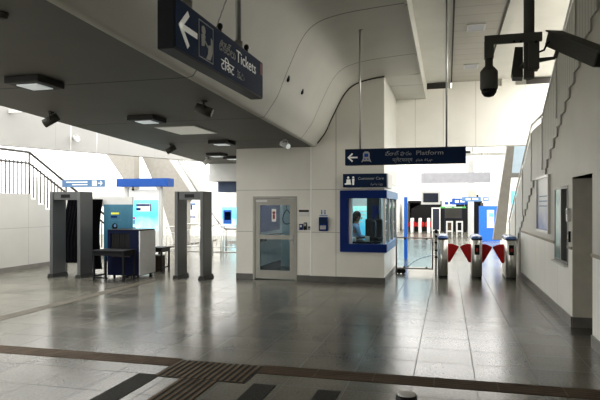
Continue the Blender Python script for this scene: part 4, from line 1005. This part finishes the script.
# blue wall with poster
a, c = onY(479, 206, 30), onY(494, 242, 30)
t = thing('blue_partition', 'bright blue wall panel with white-framed poster behind the turnstiles', 'partition', ((a.x+c.x)/2, 30, 0))
MB().box(a.x, c.x+.3, 30, 30.2, 0, a.z).build('panel', M['blue_wall'], t)
a, c = onY(487, 210, 29.97), onY(494, 228, 29.97); MB().box(a.x, c.x, 29.96, 30, c.z, a.z).build('poster', M['white'], t)
a, c = onY(489, 213, 29.95), onY(493.5, 219, 29.95); MB().box(a.x, c.x, 29.95, 29.96, c.z, a.z).build('cyan_print', M['cyan'], t)
# far turnstiles with red flaps
for i, px in enumerate((412, 420, 428.5)):
    x = onY(px, 0, 38).x
    t = thing('turnstile', ('distant white turnstile in the dark opening, left of three', 'distant white turnstile in the dark opening, middle of three', 'distant white turnstile in the dark opening, right of three')[i], 'turnstile', (x, 38, 0), 'distant turnstiles with red flaps')
    MB().box(x-.09, x+.09, 37.8, 38.8, 0, .95, .03).build('housing', M['white'], t)
    for s in (-1, 1):
        q = MB(); q.poly_prism([(x+s*.085, 38.2, .75), (x+s*.25, 38.2, .65), (x+s*.25, 38.2, .42), (x+s*.085, 38.2, .34)], (0, .03, 0)); q.build('flap', M['red'], t)
# orange bin
bx, byy = onY(474, 0, 36).x, 36.0
t = thing('waste_bin', 'small orange bin with pale lid on the floor behind the middle turnstile', 'bin', (bx, byy, 0))
MB().lathe((bx, byy, 0), [(.13, 0), (.16, .03), (.17, .50), (.165, .52)]).build('body', M['orange'], t)
MB().lathe((bx, byy, 0), [(.175, .52), (.175, .56), (.12, .66), (.04, .70)]).build('lid', M['off'], t)
# glazed side screen behind the stairs
a, c = onY(507, 140, 21), onY(521, 173, 21)
t = thing('glazed_screen', 'pale blue glazed screen with dark lower edge behind the stair balustrade', 'glass screen', ((a.x+c.x)/2, 21, c.z))
MB().box(a.x, c.x+.3, 21, 21.05, c.z, 4.6).build('pane', mat('pale_glazing', (.45, .55, .62), .2), t); MB().box(a.x-.1, c.x+.3, 20.9, 21.1, c.z-.16, c.z).build('lower_edge', M['steel_d'], t)
MB().box(a.x-.06, a.x, 20.95, 21.1, c.z, 4.6).build('frame', M['off'], t)
wall_poster(511, 191, 519, 213, 26, M['cyan'], 'cyan poster glimpsed between slanting column and stair balustrade')
# suspended small camera on bulkhead underside
p = onY(469, 152, 20); t = thing('small_camera', 'tiny dark ceiling camera just right of the Platform sign', 'camera', p)
MB().box(p.x-.16, p.x+.05, 19.95, 20.05, p.z-.04, p.z+.04, .01).build('body', M['cctv'], t); MB().cyl((p.x+.12, 20, p.z-.02), (p.x+.12, 20, 5.5), .02).build('pole', M['off'], t); MB().cyl((p.x, 20, p.z), (p.x+.12, 20, p.z), .015).build('bracket', M['off'], t)
struct(MB().box(-3.2, 4, 19.9, 20.1, 5.5, 5.6).build('trim_21', M['white']))

# ================================================================== RIGHT WALL ITEMS
y0, y1, z0, z1 = 10.68, 12.05, 1.26, 2.31
t = thing('wall_poster', 'aluminium poster frame, white above and blue below, on the right wall', 'poster', (WX, (y0+y1)/2, z0))
q = MB(); f = .045
q.box(WX-.05, WX, y0, y1, z0, z0+f); q.box(WX-.05, WX, y0, y1, z1-f, z1); q.box(WX-.05, WX, y0, y0+f, z0+f, z1-f); q.box(WX-.05, WX, y1-f, y1, z0+f, z1-f); q.build('frame', M['steel_l'], t)
MB().box(WX-.02, WX-.0, y0+f, y1-f, z0+f, z1-f).build('poster_face', M['bluepost'], t)
q = MB()
for k in range(3): q.box(WX-.023, WX-.02, y0+.25, y1-.25, 1.92-.09*k, 1.94-.09*k)
q.build('print', M['blue_l'], t)
t = thing('card_reader', 'small pale box on the right wall between window and doorway', 'wall box', (WX, 9.05, 1.55)); MB().box(WX-.05, WX, 9.0, 9.12, 1.52, 1.72, .01).build('housing', M['off'], t); MB().box(WX-.055, WX-.05, 9.02, 9.10, 1.63, 1.69).build('display', M['steel_d'], t)
t = thing('switch', 'black switch below the small pale box beside the doorway', 'switch', (WX, 9.05, 1.2)); MB().box(WX-.03, WX, 9.02, 9.10, 1.22, 1.38, .005).build('housing', M['black'], t); MB().box(WX-.036, WX-.03, 9.04, 9.08, 1.27, 1.33).build('rocker', M['jamb'], t)

# ================================================================== CCTV CLUSTER
cy = 4.5
def cp(x, y, Y=cy): return onY(x, y, Y)
pt = cp(529, 76); t = thing('camera_pole', 'dark ceiling pole with horizontal arm carrying three surveillance cameras', 'pole', (pt.x, cy, pt.z))
MB().cyl((pt.x, cy, pt.z-.02), (pt.x, cy, 5.14), .038, seg=20).build('pole', M['cctv'], t)
aL, aR = cp(484, 42.5), cp(541, 41)
MB().box(aL.x, aR.x, cy-.065, cy-.037, aL.z-.033, aL.z+.033, .004).build('arm', M['cctv'], t)
MB().box(aL.x, aL.x+.065, cy-.068, cy-.0, cp(484, 60).z, aL.z-.0).build('drop_bracket', M['cctv'], t)
q = MB()
for px in (514, 521, 536): q.cyl(cp(px, 41.5, cy-.06), cp(px, 41.5, cy-.075), .008)
q.build('bolt', M['black'], t)
MB().box(pt.x-.012, pt.x+.065, cy-.055, cy+.05, pt.z+.04, pt.z+.24, .006).build('clamp', M['cctv'], t)
# dome camera
dc = cp(489, 75); dcx = aL.x + .033
t = thing('dome_camera', 'dark cylindrical dome camera hanging from the left end of the arm', 'camera', (dcx, cy-.035, cp(0,98).z if False else dc.z))
zt_ = cp(489, 58).z; zb_ = cp(489, 98).z
MB().lathe((dcx, cy-.035, 0), [(.028, zt_), (.028, zt_-.07), (.044, zt_-.085), (.062, zt_-.108), (.0635, zt_-.112), (.064, zt_-.12), (.064, zb_+.065), (.061, zb_+.06), (.060, zb_+.055)][::-1]).build('housing', M['cctv'], t)
MB().lathe((dcx, cy-.035, 0), [(.01, zb_), (.035, zb_+.008), (.052, zb_+.03), (.057, zb_+.056)]).build('dome', M['black'], t)
# bullet housing at right: long box tilted downward to the right, toward the viewer
def oriented_box(p, q_, w, h, name, m, parent, bev=.008):
    p, q_ = Vector(p), Vector(q_); L = (q_-p).length; d = (q_-p).normalized(); x = d.cross(Vector((0,0,1))).normalized(); u = x.cross(d)
    b = MB(); b.box(-w/2, w/2, 0, L, -h/2, h/2, bev); Mx = Matrix((( x.x, d.x, u.x, p.x), (x.y, d.y, u.y, p.y), (x.z, d.z, u.z, p.z), (0,0,0,1)))
    bmesh.ops.transform(b.bm, matrix=Mx, verts=b.bm.verts); return b.build(name, m, parent), Mx
P0, P1 = cp(553, 39.5, 4.55), cp(603, 60, 4.02)
t = thing('bullet_camera', 'long box surveillance camera pointing right from the pole', 'camera', P0)
oriented_box(P0, P1, .11, .10, 'housing', M['cctv'], t)
d = (P1-P0).normalized(); u = Vector((0,0,1)) - d*d.z; u.normalize()
oriented_box(P0 + u*.058 - d*.02, P1 + u*.058 + d*.03, .13, .012, 'sunshield', M['cctv'], t, .003)
oriented_box(P1 + d*.001, P1 + d*.006, .09, .08, 'lens_window', M['black'], t, .001)
q = MB(); q.cyl(cp(533, 61, 4.5), cp(555, 58, 4.5), .020, .010); q.cyl(cp(555, 58, 4.5), P0 + d*.10 - u*.04, .014); q.build('mount', M['cctv'], t)
q = MB(); q.tube([cp(534, 50, 4.48), cp(539, 52, 4.47), cp(544, 50, 4.47), cp(547, 44, 4.48), cp(552, 39, 4.5)], .007); q.build('cable', M['black'], t)
# second camera behind the pole pointing left-down
P0, P1 = cp(520, 48, 4.62), cp(518, 72, 4.45)
t = thing('bullet_camera', 'compact box surveillance camera close behind the pole pointing away', 'camera', P0)
A0 = cp(517, 74, 4.75); A1 = cp(520, 50, 5.1)
b_ = MB(); b_.poly_prism([cp(515, 47, 4.72), cp(523, 47, 4.72), cp(523, 77, 4.72), cp(513, 77, 4.72), cp(511.5, 72, 4.72)], (.01, .15, 0)); b_.build('housing', M['cctv'], t)
b_ = MB(); b_.cyl((pt.x, cy+.03, pt.z+.12), (pt.x-.03, 4.76, pt.z+.12), .02); b_.build('mount', M['cctv'], t)

# ================================================================== STANCHION AT THE BOTTOM EDGE
a = onZ(406.5, 394, .95)
t = thing('stanchion_post', 'black and maroon stanchion post with pale round cap at bottom edge', 'stanchion', (a.x, a.y, 0))
MB().lathe((a.x, a.y, 0), [(.17, 0), (.17, .02), (.06, .045), (.03, .06)]).build('base', M['black'], t)
MB().lathe((a.x, a.y, 0), [(.028, .05), (.028, .87), (.040, .875), (.040, .948)]).build('pole', M['maroon'], t)
MB().lathe((a.x, a.y, 0), [(.041, .948), (.038, .953), (.02, .955)]).build('cap', M['off'], t)
MB().lathe((a.x, a.y, 0), [(.043, .86), (.045, .87), (.045, .940), (.0415, .947)]).build('belt_collar', M['black'], t)

# ================================================================== LIGHT
W = bpy.data.worlds.new('daylight'); bpy.context.scene.world = W; W.use_nodes = True
bg = W.node_tree.nodes['Background']; bg.inputs[0].default_value = (1.0, .985, .95, 1); bg.inputs[1].default_value = WORLD if 'WORLD' in globals() else 3.0
def area(name, loc, rot, sx, sy, power, col=(1,1,1)):
    l = bpy.data.lights.new(name, 'AREA'); l.shape = 'RECTANGLE'; l.size = sx; l.size_y = sy; l.energy = power; l.color = col
    o = bpy.data.objects.new(name, l); C.objects.link(o); o.location = loc; o.rotation_euler = rot; return o
area('cabin_lamp', (-2.0, 14.9, 2.95), (0,0,0), .8, .8, 15, (1,.98,.95))
area('cabin_lamp', (-3.9, 14.0, 2.95), (0,0,0), .8, .5, 15, (.9,.97,1))
area('skylight_daylight', (3.4, 8.5, 5.35), (0, math.radians(30), 0), 1.4, 14, 520, (1,.985,.94))
area('far_hall_daylight', (.5, 27, 7.5), (0,0,0), 6, 16, 800, (1,.97,.95))
area('gate_side_daylight', (-9.5, 21, 7.5), (0,0,0), 6, 10, 350, (1,.985,.96))
area('fill_behind_camera', (-.5, -4.6, 2.6), (math.radians(90), 0, 0), 3.5, 3.5, 22, (1,.98,.95))  # unseen fill lamp added behind the camera to brighten the near hall
for k in ('table','tact','tact_rib','tact_light','navy','navy_frame','machine_blue','royal','black','blackcloth','cctv','teal','blue','grey_dark','dark_tile'): M[k].node_tree.nodes['Principled BSDF'].inputs['Specular IOR Level'].default_value = .18
sc = bpy.context.scene
sc.view_settings.view_transform = 'Standard'; sc.view_settings.look = 'Medium High Contrast'; sc.view_settings.exposure = 0.0
sc.cycles.use_denoising = True
sc.cycles.max_bounces = 10; sc.cycles.diffuse_bounces = 6; sc.cycles.sample_clamp_indirect = 8
